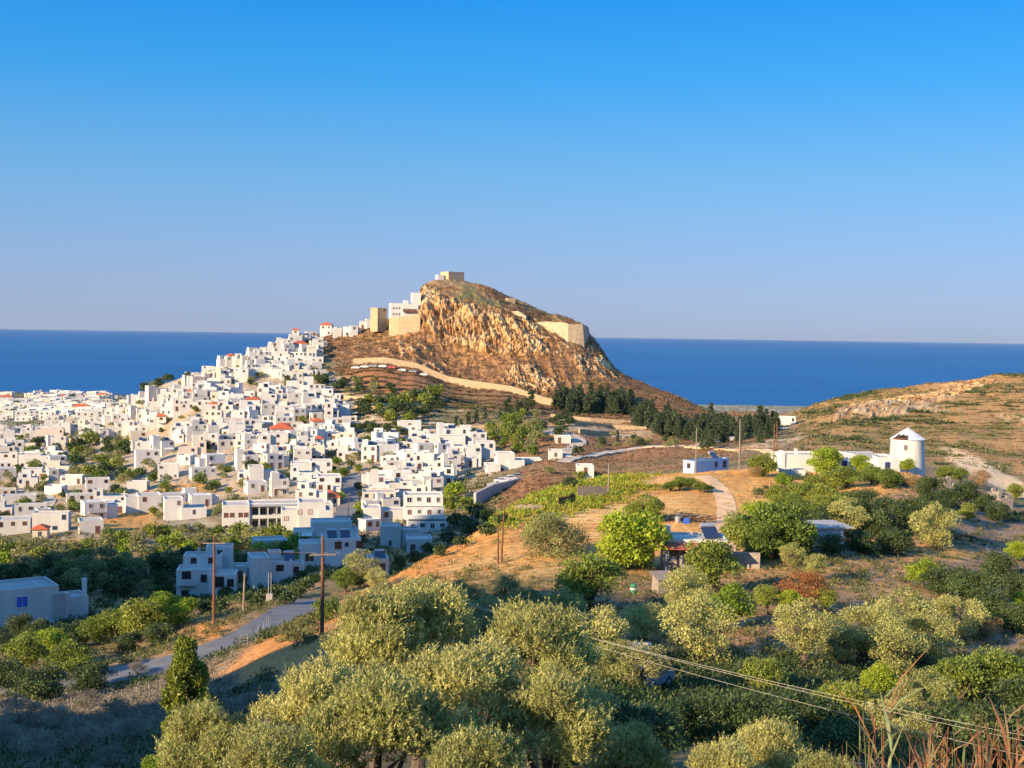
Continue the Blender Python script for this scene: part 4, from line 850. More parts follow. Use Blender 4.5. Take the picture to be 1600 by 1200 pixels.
def heater_mb():
    if 'h' not in SMALL:
        mb = MB(); mb.mesh_add([(-0.9,-0.9,0.1),(0.9,-0.9,0.1),(0.9,0.5,1.1),(-0.9,0.5,1.1),(-0.9,-0.85,0.02),(0.9,-0.85,0.02),(0.9,0.55,1.02),(-0.9,0.55,1.02)], [(0,1,2,3),(4,7,6,5),(0,4,5,1),(1,5,6,2),(2,6,7,3),(3,7,4,0)], 'panel')
        mb.tube([(-0.85,0.75,1.25),(0.85,0.75,1.25)], [0.28,0.28], 'metal', 8); mb.box(-0.8,-0.74,0.5,0.56,0,1.1,'metal'); mb.box(0.74,0.8,0.5,0.56,0,1.1,'metal'); SMALL['h'] = mb
    return SMALL['h']
def chimney_mb():
    if 'c' not in SMALL:
        mb = MB(); mb.box(-0.25,0.25,-0.25,0.25,0,1.1,'white'); mb.box(-0.32,0.32,-0.32,0.32,1.1,1.2,'white'); mb.box(-0.12,0.12,-0.12,0.12,1.2,1.4,'slab'); SMALL['c'] = mb
    return SMALL['c']
def build_house(loc, yaw, vols, wall='white', roof='roof', detail=0, rng=None, name='white_house', wins='auto', frame=None, door=True, extras=(), tile=False, balcony=None, awning=None, wdens=0.72, wsize=None, hips=(), found=4.0, glass='glass'):
    """vols: (x0,x1,y0,y1,z0,z1); local -y is the front. detail 0: one mesh, 1: openings as parts, 2: panes as sub-parts"""
    q = rng or random.Random(1); b = MB(); B2 = b
    for i, (x0, x1, y0, y1, z0, z1) in enumerate(vols):
        zz = z0-(found if z0 <= 0.01 else 0)
        if i in hips: b.box(x0, x1, y0, y1, zz, z1, wall)
        else: b.vol(x0, x1, y0, y1, zz, z1, wall, roof)
    root = None; parts = []
    def add(src, me, nm, x, y, z, rz):
        if detail: parts.append((nm, me, (x, y, z), rz))
        else: place_mb(b, src, x, y, z, rz)
    fr = frame or q.choice(['frame', 'brown', 'brown', 'white', 'slab'])
    nwin = 0
    if wins == 'auto':
        for vi, (x0, x1, y0, y1, z0, z1) in enumerate(vols):
            sides = [((x0, y0), (x1, y0), 0.0), ((x0, y1), (x0, y0), -PI/2), ((x1, y0), (x1, y1), PI/2)]
            for (ax, ay), (bx, by), rz in sides:
                L_ = math.hypot(bx-ax, by-ay); nc = int(L_/2.3); st = max(1, int(round((z1-z0)/3.1)))
                if nc < 1: continue
                for s_ in range(st):
                    for c_ in range(nc):
                        if q.random() > wdens: continue
                        t_ = (c_+0.5)/nc; x = ax+(bx-ax)*t_; y = ay+(by-ay)*t_
                        isdoor = door and s_ == 0 and z0 <= 0.01 and q.random() < 0.3
                        w_, h_ = (0.95, 2.0) if isdoor else (wsize or (q.choice([0.7, 0.9, 1.1]), q.choice([0.9, 1.2])))
                        z = 0.05 if isdoor else max(z1-0.65-h_-(st-1-s_)*3.0, z0+0.5)
                        if z+h_ > z1-0.40: continue
                        ox, oy = x+math.sin(rz)*0.3, y-math.cos(rz)*0.3
                        if any(v[0]-0.3 < ox < v[1]+0.3 and v[2]-0.3 < oy < v[3]+0.3 and v[4] <= z+h_ and v[5] > z for k, v in enumerate(vols) if k != vi): continue
                        src, me = win_mesh(w_, h_, fr, ('brown' if isdoor or q.random() < 0.3 else glass), isdoor)
                        add(src, me, 'door' if isdoor else 'window', x, y, z, rz); nwin += 1
    elif wins:
        for (x, y, z, rz, w_, h_, f_, g_, dr) in wins:
            src, me = win_mesh(w_, h_, f_, g_, dr); add(src, me, 'door' if dr else 'window', x, y, z, rz)
    for e in extras:
        if e[0] == 'heater': add(heater_mb(), None, 'solar_heater', e[1], e[2], e[3], e[4] if len(e) > 4 else 0.0)
        if e[0] == 'chimney': add(chimney_mb(), None, 'chimney', e[1], e[2], e[3], 0.0)
    for i in hips:
        x0, x1, y0, y1, z0, z1 = vols[i]; m_ = MB(); m_.hip(x0, x1, y0, y1, z1, min(x1-x0, y1-y0)*0.28, 'tile')
        add(m_, None, 'tiled_roof', 0, 0, 0, 0)
    if balcony:
        x0, x1, y, z = balcony; m_ = MB(); m_.box(x0, x1, y-1.2, y, z-0.15, z, wall); m_.box(x0, x1, y-1.2, y-1.1, z, z+0.9, wall); add(m_, None, 'balcony', 0, 0, 0, 0)
    if awning:
        x0, x1, y, z, mt_ = awning; m_ = MB()
        m_.mesh_add([(x0,y,z),(x1,y,z),(x1,y-1.8,z-0.6),(x0,y-1.8,z-0.6),(x0,y,z-0.06),(x1,y,z-0.06),(x1,y-1.8,z-0.66),(x0,y-1.8,z-0.66)], [(3,2,1,0),(4,5,6,7),(0,1,5,4),(1,2,6,5),(2,3,7,6),(3,0,4,7)], mt_)
        for x in (x0+0.1, x1-0.1): m_.box(x-0.05, x+0.05, y-1.75, y-1.65, z-2.8, z-0.62, 'white')
        add(m_, None, 'awning', 0, 0, 0, 0)
    if not detail:
        root = b.build(name, None, loc, yaw)
    else:
        root = link(name, None, None, loc, yaw); b.build('walls', root)
        cache = {}
        for nm, me, l, rz in parts:
            if me is None:
                src = {'solar_heater': heater_mb, 'chimney': chimney_mb}.get(nm)
                if src: me = SMALL.setdefault(nm, src().mesh(nm))
                else: continue
            link(nm, me, root, l, rz)
        # meshes made for this house alone
        for i in hips:
            x0, x1, y0, y1, z0, z1 = vols[i]; m_ = MB(); m_.hip(x0, x1, y0, y1, z1, min(x1-x0, y1-y0)*0.28, 'tile'); m_.build('tiled_roof', root)
        if balcony:
            x0, x1, y, z = balcony; m_ = MB(); m_.box(x0, x1, y-1.2, y-0.003, z-0.15, z, wall); m_.box(x0, x1, y-1.2, y-1.1, z+0.002, z+0.9, wall); m_.build('balcony', root)
        if awning:
            x0, x1, y, z, mt_ = awning; m_ = MB()
            m_.mesh_add([(x0,y-.01,z),(x1,y-.01,z),(x1,y-1.8,z-0.6),(x0,y-1.8,z-0.6),(x0,y-.01,z-0.06),(x1,y-.01,z-0.06),(x1,y-1.8,z-0.66),(x0,y-1.8,z-0.66)], [(3,2,1,0),(4,5,6,7),(0,1,5,4),(1,2,6,5),(2,3,7,6),(3,0,4,7)], mt_)
            for x in (x0+0.1, x1-0.1): m_.box(x-0.05, x+0.05, y-1.75, y-1.65, z-2.8, z-0.62, 'white')
            m_.build('awning', root)
    return root
HOUSES = []  # world x, y, radius
def reg(o, ph, x, y, z, rad, lab=None, cat='house', kind='house', group=None):
    tag(o, lab, cat, group); THINGS.append(dict(o=o, ph=ph, x=x, y=y, z=z, rad=rad, lab=lab, kind=kind))
def base_at(px, py, d=None):
    if d is None:
        v = hit(px, py, 100); k = 0
        while (v is None or v.y > 760) and k < 30: k += 1; v = hit(px, py+k*1.5, 100)
    else: v = at(px, py, d)
    return v
def lm(px, py, wpx, vols, lab, ph, yaw=0.0, d=None, name='white_house', cat='house', snap=True, **kw):
    """hand-placed building; vols are fractions of its width in view: x (0..1), depth m, height m"""
    v = base_at(px, py, d); s = wpx*v.y/FPX; z = v.z
    if d is not None and snap: z = min(hz(v.x, v.y)+0.3, v.z) if abs(hz(v.x, v.y)-v.z) > 3 else v.z
    ya = math.radians(yaw)-math.atan2(v.x, v.y)
    VV = [((a-0.5)*s, (b-0.5)*s, y0, y1, z0, z1) for a, b, y0, y1, z0, z1 in vols]
    o = build_house((v.x, v.y, z), ya, VV, name=name, **kw); HOUSES.append((v.x-math.sin(ya)*3, v.y+3*math.cos(ya), s*0.5))
    reg(o, ph, v.x, v.y, z, wpx/2, lab, cat); return o, s
R_ = lambda k: random.Random(k)
# shaded blue-white houses below the town
def W4(*a): return a
o, s = lm(75, 975, 138, [(0.0, 0.62, 0, 8, 0, 5.6), (0.66, 1.0, 2.0, 7, 0, 3.2), (0.62, 0.66, 1.9, 7.2, 0, 3.25)], 'big white cube house in shade at the left edge with a tall chimney', 'big shaded house with the tall chimney', yaw=14, d=186,
   detail=2, rng=R_(3), wins=[(-0.28*13, 0, 2.9, 0, 1.5, 1.5, 'white', 'blue', False), (0.12*13, 0, 0.6, 0, 1.9, 3.6, 'white', 'slab', True)], extras=[], snap=False, roof='slab')  # the tall grey panel is a shaded recess, its shade given as colour
m_ = MB(); m_.box(-0.3, 0.3, -0.3, 0.3, 0, 5.4, 'white'); m_.box(-0.36, 0.36, -0.36, 0.36, 4.9, 5.0, 'white'); m_.build('chimney', o, (0.46*s, 2.4, 0.4))
m_ = MB(); m_.box(-0.35, 0.35, -0.35, 0.35, 0, 3.9, 'white'); m_.build('chimney', o, (0.24*s, 1.4, 0.2))
lm(322, 936, 92, [(0.0, 0.62, 0, 5, 0, 4.9), (0.55, 1.0, -1, 4, 0, 4.2), (0.05, 0.70, 5, 9, 0, 6.4), (0.40, 0.85, 8, 12, 0, 7.3)], 'shaded stepped white apartment house with three balconies behind the crossarm pole', 'stepped shaded apartment house', yaw=-6, detail=1, rng=R_(5), frame='brown', balcony=(-4.5, -1.5, 0, 2.6), extras=[('chimney', -2, 7, 6.0)], wins=[(-3.2,0,2.65,0,1.3,1.9,'brown','glass',True),(-0.4,0,2.9,0,0.8,1.1,'brown','glass',False),(-3.4,0,0.2,0,1.0,1.2,'brown','glass',False),(2.2,-1,2.2,0,1.4,1.6,'brown','glass',False),(4.0,-1,2.3,0,0.9,1.1,'brown','glass',False),(2.6,-1,0.1,0,1.1,1.4,'brown','brown',True),(-2.6,5,5.1,0,0.8,0.8,'brown','glass',False),(0.3,5,5.1,0,0.8,0.8,'brown','glass',False),(1.4,8,5.9,0,0.8,0.9,'white','glass',False)])
lm(360, 912, 60, [(0, 0.6, 0, 5, 0, 3.6), (0.5, 1, 1, 5, 0, 2.9)], 'small shaded white house wedged right of the stepped apartment house', 'small shaded house', yaw=5, detail=1, rng=R_(6))
lm(437, 913, 88, [(0.0, 0.32, 0, 6, 0, 4.6), (0.3, 0.75, 1.5, 7, 0, 3.6), (0.7, 1.0, 3.5, 7, 0, 2.8), (0.38, 0.6, 5, 7, 3.3, 4.8)], 'long low shaded white house with a balcony and a roof tank', 'long low shaded house', yaw=8, detail=1, rng=R_(7), extras=[('heater', 2.2, 4.2, 3.3)])
lm(425, 868, 50, [(0, 1, 0, 6, 0, 3.4)], 'plain shaded white house behind dark trees and the long low shaded house', 'plain shaded house', yaw=10, detail=1, rng=R_(8), wdens=0.4)
lm(517, 884, 92, [(0.0, 0.38, 0, 6, 0, 4.2), (0.38, 1.0, -1, 6, 0, 5.2)], 'large shaded white house with two brown windows behind the tall crossarm pole', 'large shaded house with brown windows', yaw=7, detail=1, rng=R_(9), wins=[(1.2, -1, 3.4, 0, 1.1, 1.2, 'brown', 'brown', False), (5.2, -1, 3.4, 0, 1.1, 1.2, 'brown', 'brown', False), (2.8, -1, 3.8, 0, 0.5, 0.6, 'brown', 'glass', False), (-4, 0, 1.0, 0, 1.6, 1.4, 'white', 'brown', False)], extras=[('heater', 3, 3, 4.9), ('heater', 0.5, 3, 4.9)])
lm(579, 905, 58, [(0.0, 0.55, 0, 6, 0, 3.6), (0.55, 1.0, 0.8, 6, 0, 3.4)], 'low shaded white house with brown windows at the foot of the golden ridge', 'low shaded house at the golden ridge', yaw=4, detail=1, rng=R_(10), wins=[(-1.6, 0, 1.2, 0, 1.2, 1.3, 'brown', 'brown', False), (2.0, 0.8, 1.2, 0, 1.0, 1.3, 'brown', 'brown', False)], extras=[('heater', -1.5, 2.5, 3.2), ('heater', 1.8, 3.5, 3.0)])
# the school and other large town buildings
o, s = lm(435, 830, 172, [(0.0, 0.24, 0, 9, 0, 7.0), (0.24, 0.82, 3.0, 11, 0, 6.9), (0.82, 1.0, 1.5, 9, 0, 6.6)], 'long two-storey white school with open galleries and a flat grey roof', 'long galleried school', yaw=3, detail=1, rng=R_(11), name='school_building', cat='school',
   wins=[(x, 0, 3.9, 0, 0.9, 1.0, 'brown', 'brown', False) for x in (-13.2, -11.7, -9.6, -8.2)]+[(x, 0, 1.2, 0, 0.6, 0.5, 'brown', 'glass', False) for x in (-13.2, -11.4, -9.6, -8.0)]+[(-5.8+i*2.0, 3.0, z, 0, 1.2, 1.5, 'white', 'glass', False) for i in range(8) for z in (0.9, 4.1)])
m_ = MB(); m_.box(-0.26*s, 0.32*s, 0.4, 2.997, 3.3, 3.55, 'white'); m_.box(-0.26*s, 0.32*s, 0.4, 0.5, 3.553, 4.2, 'white'); m_.build('gallery', o)
m_ = MB(); m_.box(-0.26*s, 0.34*s, 0.2, 2.99, 6.4, 6.62, 'slab'); m_.build('roof_slab', o)
for i in range(8): m_ = MB(); m_.box(-0.15, 0.15, 0.45, 0.75, -2, 3.297, 'white'); m_.box(-0.15, 0.15, 0.55, 0.8, 4.203, 6.397, 'white'); m_.build('pillar', o, (-0.25*s+i*0.078*s, 0, 0))
BIG = [ # px, py base, width px, vols, yaw, label, phrase, kwargs
 (478,832,76,[(0,0.35,1,8,0,5.5),(0.35,0.9,0,9,0,7.5),(0.75,1.0,-1,8,0,5.6)],2,'three-storey cream-white block standing before the right end of the school','block before the school',dict(wins=[(-1.5,0,4.6,0,0.8,1.0,'brown','pink',False),(1.0,0,4.6,0,0.8,1.0,'brown','pink',False),(-4.8,1,3.0,0,0.9,0.8,'brown','pink',False)])),
 (510,853,100,[(0,0.3,0,6,0,3.4),(0.28,0.9,1,8,0,5.2),(0.85,1,0,6,0,3.4)],4,'broad sunlit white building with a covered porch above the shaded houses','broad porch building',dict(wdens=0.2, awning=(-6.2,-3.2,0,3.2,'white'))),
 (668,832,62,[(0,1,0,9,0,2.9),(-0.08,0.92,1.5,10,2.9,6.1),(-0.08,0.9,3,10,6.1,9.0)],3,'white apartment block of three setback floors with long balconies by dark trees','three-floor balcony block',dict(balcony=(-5.2,4.6,1.5,3.4),frame='white',wdens=0.95)),
 (600,822,64,[(0,0.42,0,7,0,4.8),(0.42,1,2,8,0,3.9)],2,'white two-storey house with blank front wall right of the street','blank-fronted house',dict(wdens=0.2)),
 (625,856,62,[(0,0.5,0,6,0,4.8),(0.5,1,2,7,0,3.8)],0,'white house behind palms and thin poles at the lower edge of town','house behind the palms',dict(wdens=0.35)),
 (655,866,40,[(0,1,0,7,0,3.2)],2,'lowest small white house right of the palms','lowest small house',dict(wdens=0.3)),
 (592,796,52,[(0,1,0,8,0,5.0)],1,'cream house with a brown-grey flat roof and a row of small windows','cream brown-roofed house',dict(wall='cream',wdens=0.9)),
 (640,778,32,[(0,1,0,7,0,5.0)],0,'white house with railed upper veranda above the red-roofed extension','veranda house',dict(balcony=(-2.8,2.8,0,3.0))),
 (665,786,20,[(0,1,0,5,0,2.6)],0,'small house with a bright red flat roof beside the green trees','red flat-roofed house',dict(roof='tile',wall='pink',detail=1)),
 (505,775,56,[(0,0.45,2,8,0,4.2),(0.35,1,0,8,0,6.0)],3,'white two-storey house with brown-red doors left of the street','brown-door house',dict(frame='brown',wdens=0.9)),
 (515,792,32,[(0,1,0,6,0,3.0)],0,'cottage with a brown tiled hip roof left of the street','brown-tiled cottage',dict(hips=(0,),wall='cream',detail=1)),
 (487,745,64,[(0,0.5,0,7,0,4.6),(0.45,1,1.5,8,0,5.2)],2,'white house with arched upper loggia above garden trees','loggia house',dict(wdens=0.9)),
 (412,758,44,[(0,0.5,0,7,0,6.0),(0.5,1,1,7,0,4.4)],5,'tall white house with outside stairs and a flat terrace','outside-stair house',dict(wdens=0.6)),
 (427,705,46,[(0,0.4,-1,7,0,6.2),(0.3,1,0,8,0,6.8)],4,'tall white house under a wide veranda with a red tiled roof','tall veranda house',dict(wdens=0.85)),
 (440,683,34,[(0,1,0,8,0,3.2)],2,'house with open columned veranda under a bright red tiled roof','red-tiled veranda house',dict(hips=(0,),detail=1,wdens=0.95)),
 (518,668,22,[(0,0.6,0,7,0,10.0),(0.5,1,1,7,0,7)],2,'tall white tower-like house above the terraced arcade','tower-like house',dict(wdens=0.9)),
 (545,672,62,[(0,0.55,0,6,0,4.6),(0.5,1,1,7,0,3.0)],6,'long white house on a curving cream terrace wall right of the tower-like house','terrace-wall house',dict(wdens=0.9)),
 (225,800,54,[(0,0.4,1,8,0,4.5),(0.35,1,0,8,0,5.0)],6,'long white building with two brown windows on the lower left side','two-brown-window building',dict(frame='brown',wdens=0.5)),
 (165,803,62,[(0,0.7,0,7,0,3.6),(0.7,1,0.5,6,0,3.3)],-4,'low long white house with a cream middle wall below the tree rows','low cream-middled house',dict(wdens=0.6)),
 (290,812,64,[(0,0.45,1,8,0,6.0),(0.4,1,0,7,0,3.4)],4,'white building with a tall slit window and a low railed wing','slit-window building',dict(wdens=0.5)),
 (143,835,36,[(0,1,0,7,0,3.6)],4,'square white house with two brown doors among olive trees','square two-door house',dict(frame='brown',wdens=0.9)),
 (62,842,22,[(0,1,0,5,0,2.5)],-8,'small cream cottage with a bright red hip roof at the edge of the olive grove','red hip-roofed cottage',dict(wall='cream',hips=(0,),detail=1,wdens=1.0)),
 (20,835,52,[(0,1,0,8,0,4.0)],-4,'two-storey white house with dark windows at the left edge above the olive grove','dark-windowed left-edge house',dict(wdens=0.9)),
 (30,788,50,[(0,1,0,6,0,2.8)],3,'long single-storey white house beside the bend of the road','long single-storey house',dict(wdens=0.6)),
 (60,752,50,[(0,0.6,1,8,0,4.5),(0.5,1,0,6,0,3.2)],-5,'white hillside house with a red awning over a cream base wall','red-awning hillside house',dict(awning=(0.5,4.5,0,2.8,'rust'))),
 (52,732,44,[(0,0.75,0,8,0,5.6),(0.65,1,-0.5,7,0,5.2)],-10,'broad blank white house stepping up the hillside on the left','broad blank hillside house',dict(wdens=0.25)),
 (92,748,30,[(0,0.5,0,6,0,3.6),(0.5,1,1,6,0,3.0)],8,'white house with violet-dark arches beside the dark trees','violet-arched house',dict(wdens=0.9)),
 (78,690,40,[(0,1,0,8,0,6.0)],-6,'big pinkish plaster house with two tiny windows','big pinkish house',dict(wall='pink',wdens=0.25)),
 (217,697,26,[(0,1,0,7,0,6.0)],6,'tan stone-coloured three-storey house in the middle of the white town','tan three-storey house',dict(wall='cream',wdens=0.7)),
]
for px, py, wp, vols, yaw, lab, ph, kw in BIG:
    kw = dict(kw); kw.setdefault('detail', 1); lm(px, py, wp, vols, lab, ph, yaw=yaw, rng=R_(px), **kw)
# end of town above the parking terrace
lm(752, 722, 46, [(0,0.5,0,7,0,5.2),(0.4,1,2,9,0,6.5)], 'white block with a dark left wall at the end of the town above brown scrub', 'block above brown scrub', yaw=6, detail=1, rng=R_(31))
lm(790, 742, 60, [(0,0.35,-1,6,0,3.4),(0.3,0.75,1,8,0,6.8),(0.6,1,0,7,0,4.6)], 'stepped white house in bluish shade above the parked cars', 'stepped house above the parked cars', yaw=10, d=398, detail=1, rng=R_(32), found=6)
lm(826, 736, 42, [(0,1,0,7,0,3.8)], 'low bluish-white house with an arched door at the end of the parking terrace', 'arched-door house', yaw=8, d=405, detail=1, rng=R_(33), found=6)
lm(875, 735, 36, [(0,0.6,0,7,0,6.2),(0.5,1,1,7,0,4.6)], 'lone tall white house right of the parking terrace', 'lone tall white house', yaw=2, d=402, detail=1, rng=R_(34), found=6)
lm(915, 742, 26, [(0,1,0,6,0,2.6)], 'small blue-shaded house behind the yellow-green shrubs', 'small blue-shaded house', yaw=5, d=352, detail=1, rng=R_(35), found=6)
lm(880, 693, 24, [(0,1,0,6,0,2.6)], 'low white shed beside the cream road below the pines', 'low white shed', yaw=5, rng=R_(36))
lm(700, 706, 54, [(0,1,0,8,0,5.6)], 'long blank white building behind the last town houses', 'long blank building', yaw=3, detail=1, rng=R_(37), wdens=0.3)
lm(640, 679, 36, [(0,1,0,7,0,5.0)], 'plain white house beside the dark trees at the upper right of the town', 'plain upper-right house', yaw=3, detail=1, rng=R_(38), wdens=0.5)
# skyline of the town toward the castle
for i, (px, py, wp, h_, lab, ph, kw) in enumerate([
 (513,524,26,5.6,'white house with a red hip roof high on the skyline','red-roofed skyline house',dict(hips=(0,),detail=1)),(530,526,18,4.6,'white skyline house just right of the red-roofed one','skyline neighbour house',{}),
 (545,525,18,4.8,'blank white skyline house halfway to the monastery','halfway skyline house',{}),(556,524,16,5.0,'white skyline house with a dark parapet','dark-parapet skyline house',{}),(569,514,16,4.2,'small white skyline house next below the monastery tower','house below the stone tower',{}),(579,512,12,4.6,'last small white house before the stone tower','last house before the stone tower',{}),
 (464,541,16,8.5,'tall narrow white house on the skyline with a cream top','tall narrow skyline house',dict(hips=(0,),detail=1)),(490,527,22,4.5,'low cream house left of the red-roofed skyline house','low cream skyline house',dict(wall='cream')),
 (447,541,18,4.6,'white skyline house with a dark roof hut','roof-hut skyline house',{}),(432,543,16,4.6,'white house on the skyline left of the roof-hut house','left skyline neighbour',{}),(403,552,14,4.6,'white house with small square top on the left skyline','small-topped skyline house',{}),
 (366,568,18,4.0,'white house with a brown roof low on the skyline','brown-roofed skyline house',dict(hips=(0,),detail=1)),(375,559,12,4.5,'small white house low on the skyline above dark trees','small low skyline house',{})]):
    lm(px, py, wp, [(0,0.7,0,6,0,h_),(0.55,1,1,6,0,h_*0.8)], lab, ph, yaw=(i*37 % 24)-8, rng=R_(50+i), **kw)
# monastery on its stone terrace, tower, keep, chapel
o, s = lm(634, 497, 48, [(0,0.42,1,8,0,7.5),(0.42,0.9,0,8,0,7.0),(0.72,1.0,2,9,0,13.0),(0.45,0.6,3,6,7,9)], 'large white monastery with a dark balcony row against the castle cliff', 'white monastery', yaw=6, d=650, detail=1, rng=R_(70), name='monastery', cat='monastery', snap=False, found=1,
   wins=[(-6.2+i*1.5, 1, z, 0, 0.7, 1.1, 'white', 'glass', False) for i in range(3) for z in (1.4, 4.4)]+[(-1.0+i*1.2, 0, 3.4, 0, 0.7, 1.2, 'brown', 'glass', False) for i in range(6)])
m_ = MB(); m_.box(-1.3, 6.0, -1.2, -0.003, 3.0, 3.2, 'brown'); m_.box(-1.3, 6.0, -1.2, -1.1, 3.203, 3.9, 'brown'); m_.build('balcony', o)
def rampart(name, pts, hgt, th, mat, lab, cat, ph, top=None, step=3.0, snapz=None, batter=0.0, dip=2.5):
    """masonry wall following the ground between points (x, y)"""
    P = []
    for (a, b) in zip(pts[:-1], pts[1:]):
        n = max(1, int((Vector(b[:2])-Vector(a[:2])).length/step))
        for k in range(n): P.append([a[j]+(b[j]-a[j])*k/n for j in range(3)])
    P.append(list(pts[-1])); V = []; Fc = []
    for i, q in enumerate(P):
        t_ = Vector(P[min(i+1, len(P)-1)][:2])-Vector(P[max(i-1, 0)][:2]); t_.normalize(); nx_, ny_ = t_.y, -t_.x
        z1 = q[2]+(0.45*math.sin(i*2.3)+0.4*math.sin(i*5.1+1) if name == 'fortress_wall' else 0.0)*(1.6 if 'broken' in (lab or '') else 0.6); z0 = q[2]-hgt-dip
        for sx_, bt in ((1, batter), (-1, 0)):
            V.append((q[0]+nx_*(th/2*sx_+bt), q[1]+ny_*(th/2*sx_+bt), z0)); V.append((q[0]+nx_*th/2*sx_, q[1]+ny_*th/2*sx_, z1))
    for i in range(len(P)-1):
        a = i*4; b_ = a+4; Fc += [(a, b_, b_+1, a+1), (a+1, b_+1, b_+3, a+3), (a+3, b_+3, b_+2, a+2)]
    e = (len(P)-1)*4; Fc += [(0, 1, 3, 2), (e, e+2, e+3, e+1)]
    me = bpy.data.meshes.new(name); me.from_pydata(V, [], Fc); me.materials.append(M[mat]); me.update()
    o = link(name, me); c = P[len(P)//2]; reg(o, ph, c[0], c[1], c[2], 20, lab, cat, 'wall'); return o
def wp(px, py, d): v = at(px, py, d); return (v.x, v.y, v.z)
rampart('terrace_wall', [wp(609,497,649), wp(624,495,646), wp(657,492,644)], 4.2, 1.2, 'stone', 'tall cream stone terrace wall under the white monastery', 'wall', 'monastery terrace wall', dip=7)
lm(597, 503, 18, [(0,1,0,6,0,7.2)], 'ruined brown stone tower left of the white monastery', 'stone tower', yaw=38, d=655, name='stone_tower', cat='tower', snap=False, wall='stone', roof='stoneg', detail=1, rng=R_(71), wins=[(1.5, 0, 5.4, 0, 1.0, 1.2, 'stone', 'open', False)], found=5)
lm(713, 443, 29, [(0,1,0,8,0,6.2)], 'square pale stone keep on the very top of the castle hill', 'stone keep on the summit', yaw=33, d=684, name='castle_keep', cat='castle keep', snap=False, wall='stonel', roof='stonel', wins=None, found=5, rng=R_(72))
lm(689, 440, 10, [(0,1,0,4,0,3.6)], 'tiny white chapel left of the stone keep on the summit', 'summit chapel', yaw=20, d=682, name='white_chapel', cat='chapel', snap=False, rng=R_(73), wins=None, found=4)
lm(799, 474, 13, [(0,1,0,3,0,2.8)], 'small stone hut on the right shoulder of the castle hill', 'stone hut on the shoulder', yaw=20, d=668, name='stone_hut', cat='hut', snap=False, wall='stone', roof='stoneg', rng=R_(74), wins=None, found=5)
rampart('fortress_wall', [wp(796,489,652), wp(810,487,650), wp(823,490,648)], 6.0, 2.0, 'stonel', 'broken stone fortress wall above the upper cliff', 'wall', 'broken upper fortress wall', dip=6)
rampart('fortress_wall', [wp(818,502,652), wp(838,503,649), wp(858,503,646), wp(888,505,641), wp(908,507,643), wp(917,511,656)], 5.2, 2.2, 'stonel', 'long stone fortress wall with a bastion corner above the right cliff', 'wall', 'fortress wall with the bastion', batter=1.6, dip=9)
rampart('retaining_wall', [tuple(ground(x, d)[0][:2])+(ground(x, d)[0][2]+3.1,) for x, d in ((552,606),(600,603),(650,602),(700,601),(745,597),(800,592),(850,588),(872,586))], 2.9, 0.8, 'stone', 'long cream retaining wall slanting down across the foot of the castle hill', 'wall', 'slanting retaining wall', dip=2)
rampart('retaining_wall', [wp(742,770,352), wp(770,757,362), wp(800,750,372), wp(830,742,382), wp(857,733,392)], 3.6, 0.8, 'slab', 'grey concrete retaining wall under the row of parked cars', 'wall', 'parking retaining wall', dip=3)
rampart('garden_wall', [wp(1290,662,560), wp(1262,667,540), wp(1225,677,515)], 1.6, 0.5, 'white', 'low white wall climbing the saddle beside the far road', 'wall', 'white saddle wall', dip=2)
# terraced stone edges under the pines
for k, (a, b, c, d_, e) in enumerate([(860,652,985,662,540),(900,664,1010,672,520),(905,676,960,680,500),(690,672,790,668,520),(520,633,600,640,500),(530,622,620,628,520)]):
    pa, pb = hit(a, b, 380), hit(c, d_, 380); mid = hit((a+c)/2, (b+d_)/2+1, 380)
    rampart('terrace_wall', [(q.x, q.y, q.z+1.4) for q in (pa, mid, pb)], 1.4, 0.6, 'stone', None, 'wall', 'low stone terrace wall', dip=1.5)
# windmill stump in town, mill on the coast
def round_tower(name, px, py, wpx, hpx, d, mat, cone=None, lab='', ph='', taper=0.92, door=True):
    v = at(px, py, d) if d else hit(px, py, 100); d = v.y; r = wpx/2*d/FPX; h_ = hpx*d/FPX
    root = link(name, None, None, (v.x, v.y, v.z)); n = 40; mb = MB(); vs = []; fs = []
    prof = [(r*1.03, -3), (r, 0), (r*(1+taper)/2, h_*0.5), (r*taper, h_), (r*taper-0.5, h_), (r*taper-0.5, h_-0.8)]
    for a, z in prof:
        for k in range(n): vs.append((a*math.cos(2*PI*k/n), a*math.sin(2*PI*k/n), z))
    for i in range(len(prof)-1):
        for k in range(n): fs.append((i*n+k, i*n+(k+1) % n, (i+1)*n+(k+1) % n, (i+1)*n+k))
    fs.append(tuple(range((len(prof)-1)*n, len(prof)*n))); mb.mesh_add(vs, fs, mat); mb.build('tower_wall', root)
    tag(root, lab, 'windmill'); THINGS.append(dict(o=root, ph=ph, x=v.x, y=v.y, z=v.z, rad=wpx/2, lab=lab, kind='landmark')); HOUSES.append((v.x, v.y, r))
    return root, r, h_
mill, r, h_ = round_tower('windmill', 1417, 727, 54, 41, 262, 'mill', lab='round white windmill tower with a pale conical metal roof on the ridge', ph='round white windmill', taper=0.94)
mb = MB(); n = 24; rr = r*0.94+0.18; ch = 2.35
for k in range(n):       # sheet-metal cone, its left front torn open
    a0, a1 = 2*PI*k/n, 2*PI*(k+1)/n; torn = 3.5 < (a0+a1)/2 < 4.35
    t0 = 0.42 if torn else 0.0
    p = lambda a, t: (rr*(1-t)*math.cos(a), rr*(1-t)*math.sin(a), h_+ch*t+0.02)
    if t0: mb.face([p(a0, t0*(0.8+0.3*(k % 2))), p(a1, t0), (0, 0, h_+ch)], 'zinc')
    else: mb.face([p(a0, 0), p(a1, 0), (0, 0, h_+ch)], 'zinc')
